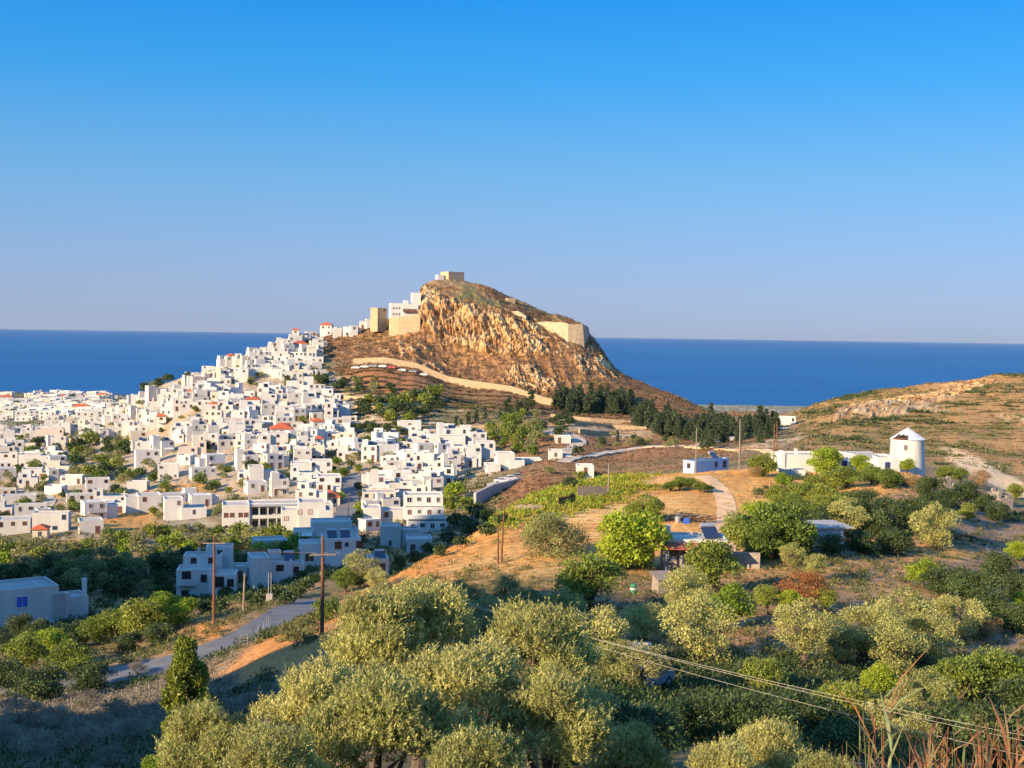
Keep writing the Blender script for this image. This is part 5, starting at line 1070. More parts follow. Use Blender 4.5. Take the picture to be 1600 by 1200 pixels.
for k in range(0, n, 1):
    a0 = 2*PI*k/n
    if 3.5 < a0 < 4.4: continue
    mb.tube([(rr*math.cos(a0), rr*math.sin(a0), h_+0.06), (0.05*math.cos(a0), 0.05*math.sin(a0), h_+ch+0.04)], [0.035, 0.02], 'zinc', 4)
mb.build('conical_roof', mill)
mb = MB()
for a in (3.5, 3.7, 3.95, 4.15, 4.35): mb.tube([(r*0.92*math.cos(a), r*0.92*math.sin(a), h_-0.1), (r*0.4*math.cos(a), r*0.4*math.sin(a), h_+1.2)], [0.07, 0.05], 'brown', 5)
mb.tube([(r*0.95*math.cos(3.45+i*0.12), r*0.95*math.sin(3.45+i*0.12), h_+0.18+0.12*(i % 2)) for i in range(9)], [0.12]*9, 'brown', 5); mb.build('roof_beams', mill)
src, me = win_mesh(0.6, 1.1, 'white', 'open', False); a = -1.96
link('window', me, mill, (r*0.965*math.cos(a), r*0.965*math.sin(a), h_*0.62), a+PI/2)
rt, r2, h2 = round_tower('windmill', 116, 702, 16, 17, None, 'stone', lab='roofless round stone windmill stump among the white houses on the left', ph='round stone mill stump', taper=0.95)
rt, r2, h2 = round_tower('windmill', 64, 616, 7, 5, 1560, 'white', lab='tiny white round mill with a reddish cap on the far coast', ph='coast mill')
mb = MB(); mb.mesh_add([(r2*math.cos(2*PI*k/12), r2*math.sin(2*PI*k/12), h2) for k in range(12)]+[(0, 0, h2+2.2)], [(k, (k+1) % 12, 12) for k in range(12)], 'tile'); mb.build('conical_roof', rt)
# buildings on the near ridge
o, s = lm(1277, 741, 116, [(0.0, 0.60, 0, 7, 0, 3.9), (0.72, 1.0, -1.5, 6, 0, 4.0), (-0.02, 0.03, -0.2, 1.5, 0, 4.6)], 'long low white house with a rooftop chimney behind garden trees left of the windmill', 'long low ridge house', yaw=24, d=250, detail=2, rng=R_(80), snap=False, found=5, roof='slab',
   wins=[(0.86*s*0+0.34*14.5, -1.5, 1.1, 0, 1.0, 1.6, 'blue', 'open', False), (0.44*14.5, -1.5, 1.5, 0, 0.8, 1.4, 'white', 'open', False)], extras=[('chimney', -3.5, 2.5, 3.6)])
o, s = lm(1368, 740, 74, [(0.0, 0.62, 1.5, 7, 0, 3.1), (0.50, 1.0, -1.0, 6, 0, 3.4)], 'low white house with a sloping grey roof right beside the windmill', 'grey-roofed house beside the windmill', yaw=26, d=253, detail=2, rng=R_(81), snap=False, found=5, roof='slab', wins=[(2.0, -1.0, 0.9, 0, 0.9, 1.4, 'blue', 'open', False), (-3.0, 1.5, 0.2, 0, 1.0, 2.0, 'white', 'brown', True)])
m_ = MB(); m_.mesh_add([(-4.6,1.2,3.15),(1.0,1.2,3.15),(1.0,7.2,3.15),(-4.6,7.2,3.15),(-4.6,4.2,4.1),(1.0,4.2,4.1)], [(0,1,5,4),(3,4,5,2),(0,4,3),(1,2,5)], 'slab'); m_.build('pitched_roof', o)
lm(1112, 735, 66, [(-0.15, 1.15, 0, 3, 0, 2.3)], 'low blue-shaded white house with a dark solar heater behind the golden hill', 'low house with the solar heater', yaw=52, d=268, wall='shadeblue', detail=2, rng=R_(82), snap=False, found=4, wdens=0.3, extras=[('heater', 2.6, 1.5, 2.2)])
lm(1238, 752, 40, [(0, 1, 0, 3, 0, 2.2)], 'low white garden wall and shed under the long low ridge house', 'garden shed under the ridge house', yaw=5, d=238, rng=R_(83), wdens=0, snap=False)
lm(1372, 774, 64, [(0.0, 0.42, 1.2, 2.0, 0, 1.6), (0.46, 1.0, 0, 3.0, 0, 1.35), (0.64, 0.72, 0, 0.6, 1.35, 2.2)], 'small low white water cistern with steps on the straw terrace', 'white cistern', yaw=8, d=222, rng=R_(84), name='water_cistern', cat='cistern', wins=None, roof='white', snap=False, found=2)
lm(1230, 663, 26, [(0, 1, 0, 5, 0, 3.2)], 'white house on the saddle beside the last pines', 'saddle house', yaw=4, rng=R_(85), wdens=0.5)
# red awning house
v = at(1082, 883, 140); ya = math.radians(-3)
root = link('farmhouse', None, None, (v.x, v.y, v.z), ya)
b = MB(); b.box(-3.2, 3.6, 0, 5.0, -3, 2.35, 'stoneg'); b.vol(-3.35, 3.75, -0.1, 5.1, 2.353, 2.85, 'white', 'roof', par=0.2); b.build('walls', root)
m_ = MB(); m_.mesh_add([(-3.3,-0.11,2.5),(3.6,-0.11,2.5),(3.6,-1.5,1.95),(-3.3,-1.5,1.95),(-3.3,-0.11,2.44),(3.6,-0.11,2.44),(3.6,-1.5,1.89),(-3.3,-1.5,1.89)], [(3,2,1,0),(4,5,6,7),(0,1,5,4),(1,2,6,5),(2,3,7,6),(3,0,4,7)], 'rust'); m_.build('awning', root)
for x in (-3.0, -0.2, 2.6): m_ = MB(); m_.box(x-0.07, x+0.07, -1.4, -1.26, -2, 1.96, 'frame'); m_.build('post', root)
m_ = MB(); m_.box(-0.28, 0.28, -0.28, 0.28, 0, 1.5, 'white'); m_.box(-0.34, 0.34, -0.34, 0.34, 1.5, 1.6, 'white'); m_.build('chimney', root, (-2.7, 1.0, 2.6))
link('solar_heater', heater_mb().mesh('solar_heater'), root, (2.1, 2.6, 2.7), 0.3)
for x in (-2.1, 0.9): src, me = win_mesh(1.0, 1.4, 'frame', 'glass'); link('window', me, root, (x, 0, 0.6), 0)
src, me = win_mesh(1.0, 2.0, 'frame', 'open', True); link('door', me, root, (-0.6, 0, 0.0), 0)
reg(root, 'red-awning farmhouse', v.x, v.y, v.z, 52, 'low farmhouse with a red awning, white roof edge and solar heater among green trees'); HOUSES.append((v.x, v.y, 4))
m_v = at(1172, 893, 143); rampart('stone_wall', [(at(1140,862,143).x, 143.0, at(1140,862,143).z), (at(1188,866,142).x, 142.0, at(1188,864,142).z)], 2.6, 0.5, 'stoneg', 'ruined grey rubble stone wall right of the red-awning farmhouse', 'wall', 'grey rubble wall', step=1)
v = at(1042, 921, 124); b = MB(); b.box(-0.9, 0.9, 0, 1.6, -1, 1.1, 'stoneg'); o = b.build('stone_shed', None, (v.x, v.y, v.z), 0.3)
reg(o, 'stone lean-to', v.x, v.y, v.z, 12, 'small stone lean-to shed with a slanted board roof in front of the farmhouse', 'shed')
m_ = MB(); m_.mesh_add([(-1.1,-0.2,1.0),(1.0,-0.2,1.0),(1.0,1.9,1.5),(-1.1,1.9,1.5),(-1.1,-0.2,0.93),(1.0,-0.2,0.93),(1.0,1.9,1.43),(-1.1,1.9,1.43)], [(0,1,2,3),(7,6,5,4),(0,4,5,1),(1,5,6,2),(2,6,7,3),(3,7,4,0)], 'greywood'); m_.build('roof', o)
v = at(990, 914, 124); b = MB(); b.tube([(0,0,-0.05),(0,0,0.45),(0,0,0.9)], [0.3,0.31,0.3], 'green', 14); b.tube([(0,0,0.36),(0,0,0.54)], [0.315,0.315], 'carw', 14); o = b.build('barrel', None, (v.x, v.y, hz(v.x, v.y)))
reg(o, 'green and white barrel', v.x, v.y, v.z, 5, 'green and white oil barrel standing on bare ground by the stone lean-to', 'barrel')
# concrete hut
o, s = lm(1291, 866, 66, [(0.0, 0.93, 0, 5, 0, 3.2)], 'weathered square concrete hut with an overhanging flat slab roof', 'weathered concrete hut', yaw=24, d=158, detail=2, rng=R_(86), name='concrete_hut', cat='hut', wall='roofw', roof='slab', snap=False, found=3,
   wins=[(2.42, 1.4, 0.1, PI/2, 0.9, 2.0, 'brown', 'open', True), (2.42, 3.4, 0.9, PI/2, 0.8, 1.1, 'brown', 'pink', False)])
m_ = MB(); m_.box(-3.0, 3.4, -0.5, 5.8, 3.203, 3.42, 'slab'); m_.build('roof_slab', o)
m_ = MB(); m_.box(2.5, 4.4, 0.6, 4.2, -1.0, 0.15, 'slab'); m_.build('doorstep', o)
for i, (px, py, w_, d_, lab) in enumerate([(1490,772,26,236,'roofless grey stone ruin on the dark slope right of the windmill'),(1573,792,24,226,'half-buried stone ruin at the right end of the dark slope'),(985,1045-7,44,84,None)]):
    if lab is None: continue
    v = at(px, py, d_); b = MB(); sW = w_*d_/FPX; rg = R_(90+i)
    for (x0, x1, y0, y1, h0) in [(-sW/2, sW/2, 0, 0.5, 2.0), (-sW/2, -sW/2+0.5, 0.5, 3, 2.4), (sW/2-0.5, sW/2, 0.5, 3, 1.6), (-sW/2, sW/2, 3, 3.5, 2.6)]:
        n = 4
        for k in range(n):
            if x1-x0 > 1: b.box(x0+(x1-x0)*k/n, x0+(x1-x0)*(k+1)/n, y0, y1, -1.5, h0*rg.uniform(0.7, 1.15), 'stoneg')
            else: b.box(x0, x1, y0+(y1-y0)*k/n, y0+(y1-y0)*(k+1)/n, -1.5, h0*rg.uniform(0.7, 1.15), 'stoneg')
    o = b.build('stone_ruin', None, (v.x, v.y, v.z), 0.3); reg(o, 'stone ruin', v.x, v.y, v.z, 13, lab, 'ruin')
# concrete tank under the olives
v = at(985, 1040, 92); b = MB(); b.vol(-1.5, 1.5, 0, 2.2, -0.6, 0.6, 'slab', 'slab', par=0.15); o = b.build('water_cistern', None, (v.x, v.y, hz(v.x, v.y)), -0.1); reg(o, 'low concrete cistern', v.x, v.y, v.z, 30, 'low flat concrete cistern half hidden among olive trees near the parked car', 'cistern')
# ------------------------------------------------------------------ the town: every other house
TOWN = [(0,655),(60,648),(150,645),(172,642),(212,632),(256,613),(300,592),(345,578),(400,561),(460,543),(470,530),(500,536),(497,560),(508,585),(512,612),(520,640),(560,665),(640,680),(742,688),(757,705),(740,728),(705,745),(698,800),(640,832),(560,828),(525,795),(330,785),(300,818),(190,800),(90,838),(0,835)]
SPARSE = [(0,690),(150,700),(240,700),(350,712),(470,735),(500,765),(330,790),(300,830),(0,850)]
GREEN = [[(100,708),(135,697),(212,702),(222,745),(180,765),(115,748)],[(0,742),(40,775),(0,780)],[(210,752),(330,752),(330,775),(230,778)],[(330,770),(520,785),(520,792),(335,792)]]
TREES_MAX = 10000; qh = random.Random(77); towns = []; tries = 0
WALLS = ['white']*18+['cream']+['pink']
road_pts = [(q.x, q.y) for q in path_pts([(541,815),(543,795),(545,775),(550,757),(548,745)], 3)]
def free(x, y, r):
    for a, b, c in HOUSES:
        if (a-x)**2+(b-y)**2 < ((r+c)*0.93)**2: return False
    for a, b, c in TREES:
        if (a-x)**2+(b-y)**2 < (r*0.8+c*0.7)**2: return False
    for a, b in road_pts:
        if (a-x)**2+(b-y)**2 < (r+3.2)**2: return False
    return True
for th_ in [t_ for t_ in THINGS if t_['kind'] == 'plant' and t_['y'] > 270]: TREES.append((th_['x'], th_['y'], th_['rad']*th_['y']/FPX))
cu = np.random.default_rng(8); cu_u = cu.uniform(-0.40, -0.01, 26000); cu_d = np.exp(cu.uniform(math.log(288), math.log(720), 26000)); cu_x = cu_u*cu_d
cu_z = H(cu_x, cu_d); cu_p = project_np(cu_x, cu_d, cu_z); CAND = np.stack([cu_x, cu_d, cu_z, cu_p[0], cu_p[1]], 1).tolist()
while tries < 26000:
    tries += 1
    x, d, z, px, py = CAND[tries-1]
    if not in_poly(px, py, TOWN): continue
    sp = in_poly(px, py, SPARSE)
    if any(in_poly(px, py, G_) for G_ in GREEN): continue
    w = qh.uniform(3.8, 7.6)*(1.3 if sp else 1.0); dep = qh.uniform(3.0, 4.8)*(1.3 if sp else 1.0)
    r = (w+dep)/4+(4.6 if sp else 0.75 if py > 650 else 0.08)
    if sp and qh.random() < 0.7: continue
    if not sp and fbm(x*0.035, d*0.035, s=5) > 0.10: continue
    if not free(x, d, r): continue
    hv = hit(px, py-9, 150)
    if hv is not None and hv.y < d-18: continue
    HOUSES.append((x, d, r)); towns.append((d, x, z, px, py, w, dep, sp))
# trees in the gardens between the houses
NT0 = len(TREES)
for k in range(len(CAND)-1, 0, -1):
    x, d, z, px, py = CAND[k]
    if len(TREES) > NT0+260: break
    if not in_poly(px, py, TOWN) or not free(x, d, 0.6) or py > 830: continue
    if sum(1 for a in TREES if (a[0]-x)**2+(a[1]-d)**2 < 16) or any(in_poly(px, py, G_) for G_ in GREEN[3:]): continue
    hv = hit(px, py-6, 150)
    if hv is not None and hv.y < d-15: continue
    rp = qh.uniform(3.4, 6.4)*(1.75 if py > 695 else 1.0)
    plant(qh.choice(['far_green', 'far_dark', 'far_olive', 'far_olive']), px, py-rp*0.7, rp, d, parts=False); TREES.append((x, d, rp*d/FPX)); 
    if sum(1 for _ in TREES) > TREES_MAX: break
# nearest 240 are things of their own; those beyond are one mass
print('town houses', len(towns))
towns.sort(); far_mb = MB(); nth = 0
NEAR_N = 300-len([t_ for t_ in THINGS if t_['kind'] == 'house'])
for (d, x, z, px, py, w, dep, sp) in towns:
    q = random.Random(int(px*13+py*7)); st = q.choice([1, 1, 1, 2, 2]) if not sp else q.choice([1, 1, 1, 2]); h_ = 2.2*st+q.uniform(0.2, 0.8)+0.5
    yaw = math.radians(q.gauss(6, 13)) - math.atan2(x, d)*0.5; feats = []
    vols = [(-w/2, w/2, -dep/2, dep/2, 0, h_)]; hips = (); ex = []
    m = q.random()
    if m < 0.42:
        a = q.uniform(0.35, 0.6); h2 = h_+q.choice([-1.2, -0.6, 1.3, 1.9]); h2 = max(2.3, h2); sgn = q.choice([-1, 1])
        x0, x1 = (w/2-0.02, w/2+w*a) if sgn > 0 else (-w/2-w*a, -w/2+0.02)
        vols.append((x0, x1, -dep/2+q.uniform(0.4, 1.2), dep/2-0.4, 0, h2)); feats.append('taller wing' if h2 > h_ else 'low wing')
    elif m < 0.62:
        vols.append((-w/2+0.3, q.uniform(-0.1, 0.2)*w, -dep/2+1.2, dep/2-0.3, h_-0.34, h_+1.7)); feats.append('roof hut')
    if q.random() < 0.018: hips = (0,); feats = ['red hip roof']; vols = vols[:1]
    wall = q.choice(WALLS)
    if q.random() < 0.22: ex.append(('heater', w*0.12, 0.3, h_-0.34)); feats.append('solar panel') if not hips else None
    if hips: ex = []
    if q.random() < 0.25 and not hips: ex.append(('chimney', w*0.36, dep*0.25, h_-0.34)); feats.append('chimney')
    kw = {}
    if st == 2 and q.random() < 0.3: kw['balcony'] = (-w*0.35, w*0.35, -dep/2, 2.4); feats.append('balcony')
    elif q.random() < 0.10: kw['awning'] = (-w*0.35, w*0.35, -dep/2, 2.7, q.choice(['rust', 'slab', 'brown', 'white'])); feats.append('shade awning')
    rf = q.choice(['roof', 'roofw', 'roofw', 'slab'])
    wd = q.uniform(0.4, 0.85)
    if nth < NEAR_N:
        det = 1 if (nth < 70) else 0
        o = build_house((x, d, z), yaw, vols, wall=wall, roof=rf, detail=det, rng=q, hips=hips, extras=ex, wdens=wd, **kw)
        colr = {'white': 'white', 'cream': 'cream', 'pink': 'pinkish'}[wall]
        size = ('wide ' if w > 7 else 'narrow ' if w < 5.6 else '')+('two-storey ' if st == 2 else 'low ')
        ph = size+colr+' house'+((' with a '+feats[0]) if feats else '')
        reg(o, ph, x, d, z, w/2*FPX/d, None, 'house', group='white houses of the hillside town'); THINGS[-1]['auto'] = True; nth += 1
    else:
        b = MB(); b_ = b
        for i, v_ in enumerate(vols):
            if i in hips: b.box(v_[0], v_[1], v_[2], v_[3], -4, v_[5], wall); b.hip(v_[0], v_[1], v_[2], v_[3], v_[5], 1.6, 'tile')
            else: b.vol(v_[0], v_[1], v_[2], v_[3], v_[4]-(4 if v_[4] <= 0.01 else 0), v_[5], wall, rf)
        for s_ in range(st):
            for c_ in range(int(w/2.2)):
                if q.random() < wd:
                    src, _ = win_mesh(0.9, 1.2, 'white', 'glass'); place_mb(b, src, -w/2+(c_+0.5)*w/int(w/2.2), -dep/2, 0.9+3*s_, 0)
                if q.random() < wd*0.6 and c_ < int(dep/2.2):
                    src, _ = win_mesh(0.9, 1.2, 'white', 'glass'); place_mb(b, src, w/2 if m >= 0.42 else -w/2+0, -dep/2+(c_+0.5)*dep/int(dep/2.2), 0.9+3*s_, PI/2 if m >= 0.42 else -PI/2)
        place_mb(far_mb, b, x, d, z, yaw)
# seaside village beyond the town
q = random.Random(9)
for k in range(230):
    for _ in range(30):
        px = q.uniform(-5, 168); py = q.triangular(616, 662, 628); v = hit(px, py, 600)
        if v is not None and 790 < v.y < 1590: break
    else: continue
    w = q.uniform(7, 15); dep = q.uniform(6, 10); h_ = q.choice([3.4, 5.5, 6.6]); b = MB(); b.vol(-w/2, w/2, -dep/2, dep/2, -3, h_, q.choice(['white']*6+['cream']), 'roofw')
    if q.random() < 0.4: b.vol(w/2-0.01, w*0.9, -dep/3, dep/3, -3, h_*0.7, 'white', 'roof')
    if q.random() < 0.03: b.hip(-w/2, w/2, -dep/2, dep/2, h_+0.02, 2.0, 'tile')
    for c_ in range(int(w/3.5)):
        src, _ = win_mesh(1.2, 1.4, 'white', 'glass'); place_mb(b, src, -w/2+(c_+0.5)*w/int(w/3.5), -dep/2, 0.9, 0)
        if h_ > 5: place_mb(b, src, -w/2+(c_+0.5)*w/int(w/3.5), -dep/2, 3.7, 0)
    place_mb(far_mb, b, v.x, v.y, v.z, q.uniform(-0.5, 0.6))
tag(far_mb.build('distant_houses'), 'far white houses covering the upper slope and the seaside village', None, None, 'stuff')
# ------------------------------------------------------------------ poles and wires
POLE = {}
def pole(key, px, pyb, pyt, d, lab, ph, arm=None, thick=0.13, mat='wood', lean=0.0, brace=False):
    v = at(px, pyb, d); g0 = hz(v.x, v.y); top = at(px, pyt, d); h_ = top.z-g0
    root = link('utility_pole', None, None, (v.x, v.y, g0)); mb = MB()
    mb.tube([(0, 0, -0.6), (lean*0.4, 0, h_*0.5), (lean, 0, h_)], [thick*1.25, thick*1.05, thick*0.8], mat, 8); mb.build('post', root)
    ends = [(lean, 0, h_-0.15)]
    if arm:
        w_, drop, rz = arm; m_ = MB(); m_.box(-w_/2, w_/2, -0.06-thick, 0.06-thick, -0.07, 0.07, 'greywood'); o = m_.build('crossarm', root, (lean*0.9, 0, h_-drop), rz)
        ends = []
        for x in (-w_/2+0.1, 0, w_/2-0.1):
            i_ = MB(); i_.tube([(0,0,0),(0,0,0.12),(0,0,0.2)], [0.03,0.05,0.03], 'tyre', 6); i_.build('insulator', o, (x, -thick, 0.07)); ends.append((lean*0.9+x*math.cos(rz)+thick*math.sin(rz), x*math.sin(rz)-thick*math.cos(rz), h_-drop+0.25))
    POLE[key] = [(v.x+e[0], v.y+e[1], g0+e[2]) for e in ends]
    reg(root, ph, v.x, v.y, (g0+top.z)/2, 6, lab, 'pole', 'landmark', 'wooden utility poles'); return root
pole('A', 503, 1017, 838, 112, 'tall brown wooden pole with a crossarm on the orange bank behind the front olives', 'tall crossarm pole on the orange bank', (2.3, 1.6, 0.25), 0.16)
pole('B', 334, 968, 838, 152, 'brown wooden pole with a thin crossarm in front of the stepped apartment house', 'crossarm pole before the apartment house', (2.6, 0.8, 0.1), 0.15)
pole('C', 380, 978, 896, 158, 'short pale leaning pole without a crossarm beside the road', 'short pale pole by the road', None, 0.13, 'greywood', 0.15)
pole('F', 783, 880, 782, 150, 'tall thin pole of a close pair on the golden ridge, the taller one', 'taller ridge pole of the pair', None, 0.11, 'wood', 0.35)
pole('F2', 778, 881, 820, 149, 'shorter pole of the close pair on the golden ridge', 'shorter ridge pole of the pair', None, 0.10, 'wood')
pole('G', 950, 806, 722, 203, 'tan pole beside the shack fence on the golden hill', 'tan pole by the shack fence', (0.9, 0.15, 0.3), 0.12, 'greywood')
pole('H', 977, 741, 693, 292, 'thin dark pole beyond the yellow-green shrubs', 'thin dark pole', None, 0.10)
pole('I', 1087, 744, 668, 246, 'thin wooden pole in front of the low house with the solar heater', 'pole by the solar heater house', None, 0.11, 'greywood')
pole('J', 1155, 732, 655, 250, 'tall wooden pole right of the low house with the solar heater', 'tall pole above the track', None, 0.12, 'greywood')
pole('K', 1209, 722, 662, 262, 'left one of two close poles left of the long low ridge house', 'left pole of the ridge house pair', None, 0.12)
pole('K2', 1213, 722, 658, 263, 'right one of two close poles left of the long low ridge house', 'right pole of the ridge house pair', None, 0.12)
for i, (px, pb, pt, d_, l1) in enumerate([(590,866,832,276,'thin grey pole among the lowest town houses by the palms'),(628,868,818,280,'tall dark pole at the lower right edge of the town'),(645,866,822,285,'thin pole right of the tall dark one at the town edge'),(467,905,858,240,'thin dark pole behind the long low shaded house'),(544,822,770,330,'street pole at the lower end of the town street'),(720,842,815,300,'small pole among dark trees at the edge of town')]):
    pole('t%d' % i, px, pb, pt, d_, l1, l1.split(' at ')[0].split(' among ')[0].split(' behind ')[0], (1.2, 0.3, 0.2), 0.09, 'wood')
def wire(a, b, sag, rad, lab, mat='wire'):
    a, b = Vector(a), Vector(b); n = 24; pts = []
    for i in range(n+1):
        t_ = i/n; q = a.lerp(b, t_); q.z -= sag*4*t_*(1-t_); pts.append(tuple(q-a))
    mb = MB(); mb.tube(pts, [rad]*(n+1), mat, 5, cap=False); o = mb.build('power_cable', None, tuple(a))
    m_ = a.lerp(b, 0.5); reg(o, 'power cable', m_.x, m_.y, m_.z, 5, lab, 'cable', 'wire', 'power cables')
# the span that crosses the gully at the lower right, on to a pole outside the view
pr = at(1790, 1092, 46); g0 = hz(pr.x, pr.y)
for i, (dy, lab) in enumerate([(-0.35, 'upper of the three pale cables crossing the gully at the lower right'), (0.0, 'middle one of three pale cables crossing the dark gully'), (0.45, 'lowest of the three pale cables crossing the gully, with the widest gap')]):
    A_ = POLE['A'][i]; e = at(1600, [1126, 1133, 1149][i], 50); 
    far = Vector(A_); dirv = (e-far); B_ = far+dirv*1.25; wire(A_, tuple(B_+Vector((0, 0, 0.3*1.0))), 1.3+[0,0.05,0.35][i], 0.006, lab)
for i in range(3): wire(POLE['A'][i], POLE['B'][i], 0.5, 0.006, ['left', 'middle', 'right'][i]+' thin cable between the two crossarm poles above the road', 'wood')
wire(POLE['F'][0], POLE['G'][0], 0.5, 0.010, 'thin cable from the ridge pole pair to the pole by the shack', 'wood')
wire(POLE['J'][0], POLE['K'][0], 0.4, 0.010, 'thin cable between the two poles above the track', 'wood')
wire(POLE['G'][0], POLE['I'][0], 0.6, 0.010, 'thin cable over the golden hill toward the solar heater house', 'wood')
# ------------------------------------------------------------------ cars
def car_meshes(paint):
    b = MB(); pr = [(-2.0,0.35),(-2.0,0.85),(-1.25,0.95),(-0.75,1.42),(0.75,1.45),(1.45,0.98),(2.0,0.88),(2.05,0.35)]; w_ = 0.82
    vs = [(x, -w_, z) for x, z in pr]+[(x, w_, z) for x, z in pr]
    for k in (3, 4): vs[k] = (vs[k][0], -0.66, vs[k][2]); vs[k+8] = (vs[k+8][0], 0.66, vs[k+8][2])
    b.mesh_add(vs, [(0,1,2,5,6,7),(2,3,4,5),(8+7,8+6,8+5,8+2,8+1,8+0),(8+5,8+4,8+3,8+2),(0,8,9,1),(1,9,10,2),(2,10,11,3),(3,11,12,4),(4,12,13,5),(5,13,14,6),(6,14,15,7),(7,15,8,0)], paint)
    g_ = MB()
    for s_ in (-1, 1): g_.mesh_add([(-1.05, s_*0.83, 0.97), (1.25, s_*0.83, 0.98), (0.68, s_*0.70, 1.38), (-0.70, s_*0.70, 1.36)], [(0,1,2,3) if s_ < 0 else (3,2,1,0)], 'glass')
    g_.mesh_add([(1.42,-0.74,1.01),(1.42,0.74,1.01),(0.82,0.62,1.43),(0.82,-0.62,1.43)], [(0,1,2,3)], 'glass'); g_.mesh_add([(-1.24,-0.74,0.98),(-1.24,0.74,0.98),(-0.80,0.62,1.40),(-0.80,-0.62,1.40)], [(3,2,1,0)], 'glass')
    return b.mesh('body'), g_.mesh('windows')
wh = MB(); wh.tube([(0,-0.11,0),(0,0.11,0)], [0.32,0.32], 'tyre', 14); wh.tube([(0,-0.12,0),(0,0.12,0)], [0.17,0.17], 'metal', 10); wheel_me = wh.mesh('wheel')
CARM = {k: car_meshes(k) for k in ('carw', 'carg', 'carr', 'carb')}
def car(px, py, d, col, rz, lab, z=None):
    v = at(px, py, d) if d else hit(px, py, 60); zz = hz(v.x, v.y)+0.1 if z is None else z
    root = link('parked_car', None, None, (v.x, v.y, zz), rz); b_, g_ = CARM[col]; link('body', b_, root); link('windows', g_, root)
    for x in (-1.25, 1.3):
        for y in (-0.74, 0.74): link('wheel', wheel_me, root, (x, y, 0.32))
    reg(root, 'parked car', v.x, v.y, zz, 8, lab, 'car', 'car', 'parked cars'); return root
for i, (px, col, lab) in enumerate([(783,'carw','white car, first of the row on the parking terrace from its low end'),(796,'carw','white car parked second from the low end of the terrace row'),(808,'carg','grey car parked between the white and the red car on the terrace'),(820,'carr','red car parked on the terrace above the grey retaining wall'),(836,'carb','dark blue car parked last on the terrace near the arched-door house')]):
    dd = 366+(px-770)*0.30; tpy = 757-(px-770)*0.27; t_ = at(px, tpy, dd+3.2); car(px, tpy, dd+3.2, col, 0.25+0.1*(i % 2), lab, z=t_.z-0.1)
m_ = MB(); a1, a2 = at(760, 760, 366), at(860, 733, 396); m_.mesh_add([tuple(a1+Vector((0,-1,-0.2))), tuple(a2+Vector((0,-1,-0.2))), tuple(a2+Vector((0,9,-0.2))), tuple(a1+Vector((0,9,-0.2))), tuple(a1+Vector((0,-1,-4))), tuple(a2+Vector((0,-1,-4))), tuple(a2+Vector((0,9,-4))), tuple(a1+Vector((0,9,-4)))], [(0,1,2,3),(0,4,5,1),(1,5,6,2),(3,2,6,7),(0,3,7,4)], 'paving'); tag(m_.build('pavement'), kind='structure')
car(1010, 1078, 80, 'carg', 0.9, 'grey car parked in shade under the olive trees by the low concrete cistern')
car(46, 779, None, 'carr', 0.1, 'red car on the road beside the long single-storey house')
car(18, 806, None, 'carw', 0.0, 'white car parked on dry ground below the road bend')
for i, px in enumerate([556,570,583,598,612,628,645,662]):
    t_ = ground(px, 599-i*0.3)[0]; dd = t_.y-2.4; zt = hz(t_.x, dd)
    car(px, project(t_.x, dd, zt)[1], dd, ['carw','carw','carg','carw','carr','carw','carg','carw'][i], -0.25, None)
    THINGS[-1]['ph'] = ['white','white','grey','white','red','white','grey','white'][i]+' tiny parked car'
# ------------------------------------------------------------------ small things on the golden hill
fv = [wp(902, 812, 198), wp(926, 810, 199), wp(948, 806, 200)]
def fence(name, P, h0, lab, ph, mat='greywood', post=1.6, board=True, seed=1):
    q = random.Random(seed); root = link(name, None, None, P[0]); mb = MB(); n_tot = 0
    for a, b in zip(P[:-1], P[1:]):
        L_ = math.hypot(b[0]-a[0], b[1]-a[1]); n = max(2, int(L_/(0.28 if board else 1.0))); rz = math.atan2(b[1]-a[1], b[0]-a[0])
        for k in range(n):
            t_ = k/n; x, y = a[0]+(b[0]-a[0])*t_-P[0][0], a[1]+(b[1]-a[1])*t_-P[0][1]; z = hz(x+P[0][0], y+P[0][1])-P[0][2]
            if board: mb.box(x, x+L_/n*0.93, y-0.02, y+0.02+q.uniform(0, 0.03), z-0.2, z+h0*q.uniform(0.85, 1.08), mat, rz, (x, y))
        for k in range(int(L_/post)+1):
            t_ = min(1, k*post/L_); x, y = a[0]+(b[0]-a[0])*t_-P[0][0], a[1]+(b[1]-a[1])*t_-P[0][1]; z = hz(x+P[0][0], y+P[0][1])-P[0][2]
            m_ = MB(); m_.tube([(0,0,-0.3),(0,0,h0*1.15)], [0.05,0.04], 'wood', 6); m_.build('post', root, (x, y+0.08, z))
    if board: mb.build('boards', root)
    c = P[len(P)//2]; reg(root, ph, c[0], c[1], c[2], 20, lab, 'fence', 'landmark'); return root
fence('board_fence', fv, 2.0, 'tall shack fence of upright weathered boards beside the tan pole', 'shack board fence', seed=2)
fence('board_fence', [wp(872, 822, 190), wp(898, 815, 195)], 1.4, 'dark low board fence just left of the tall shack fence', 'dark low fence', 'wood', seed=3)
fence('reed_fence', [wp(803, 832, 184), wp(830, 835, 183), wp(850, 833, 183)], 1.1, 'pale pinkish reed fence on the golden ridge', 'pale reed fence', 'greywood', seed=4)
q = random.Random(4); v = at(1078, 808, 178); mb = MB()
for k in range(170):
    x, y = q.gauss(0, 2.0), q.gauss(0.6, 0.6); z = abs(q.gauss(0, 0.45)); a = q.uniform(-0.8, 0.8); L_ = q.uniform(0.6, 1.6)
    mb.tube([(x-L_/2*math.cos(a), y-L_/2*math.sin(a), z+q.uniform(-0.1, 0.3)), (x+L_/2*math.cos(a), y+L_/2*math.sin(a), z+q.uniform(-0.1, 0.6))], [0.05, 0.035], q.choice(['greywood', 'wood', 'brown']), 4)
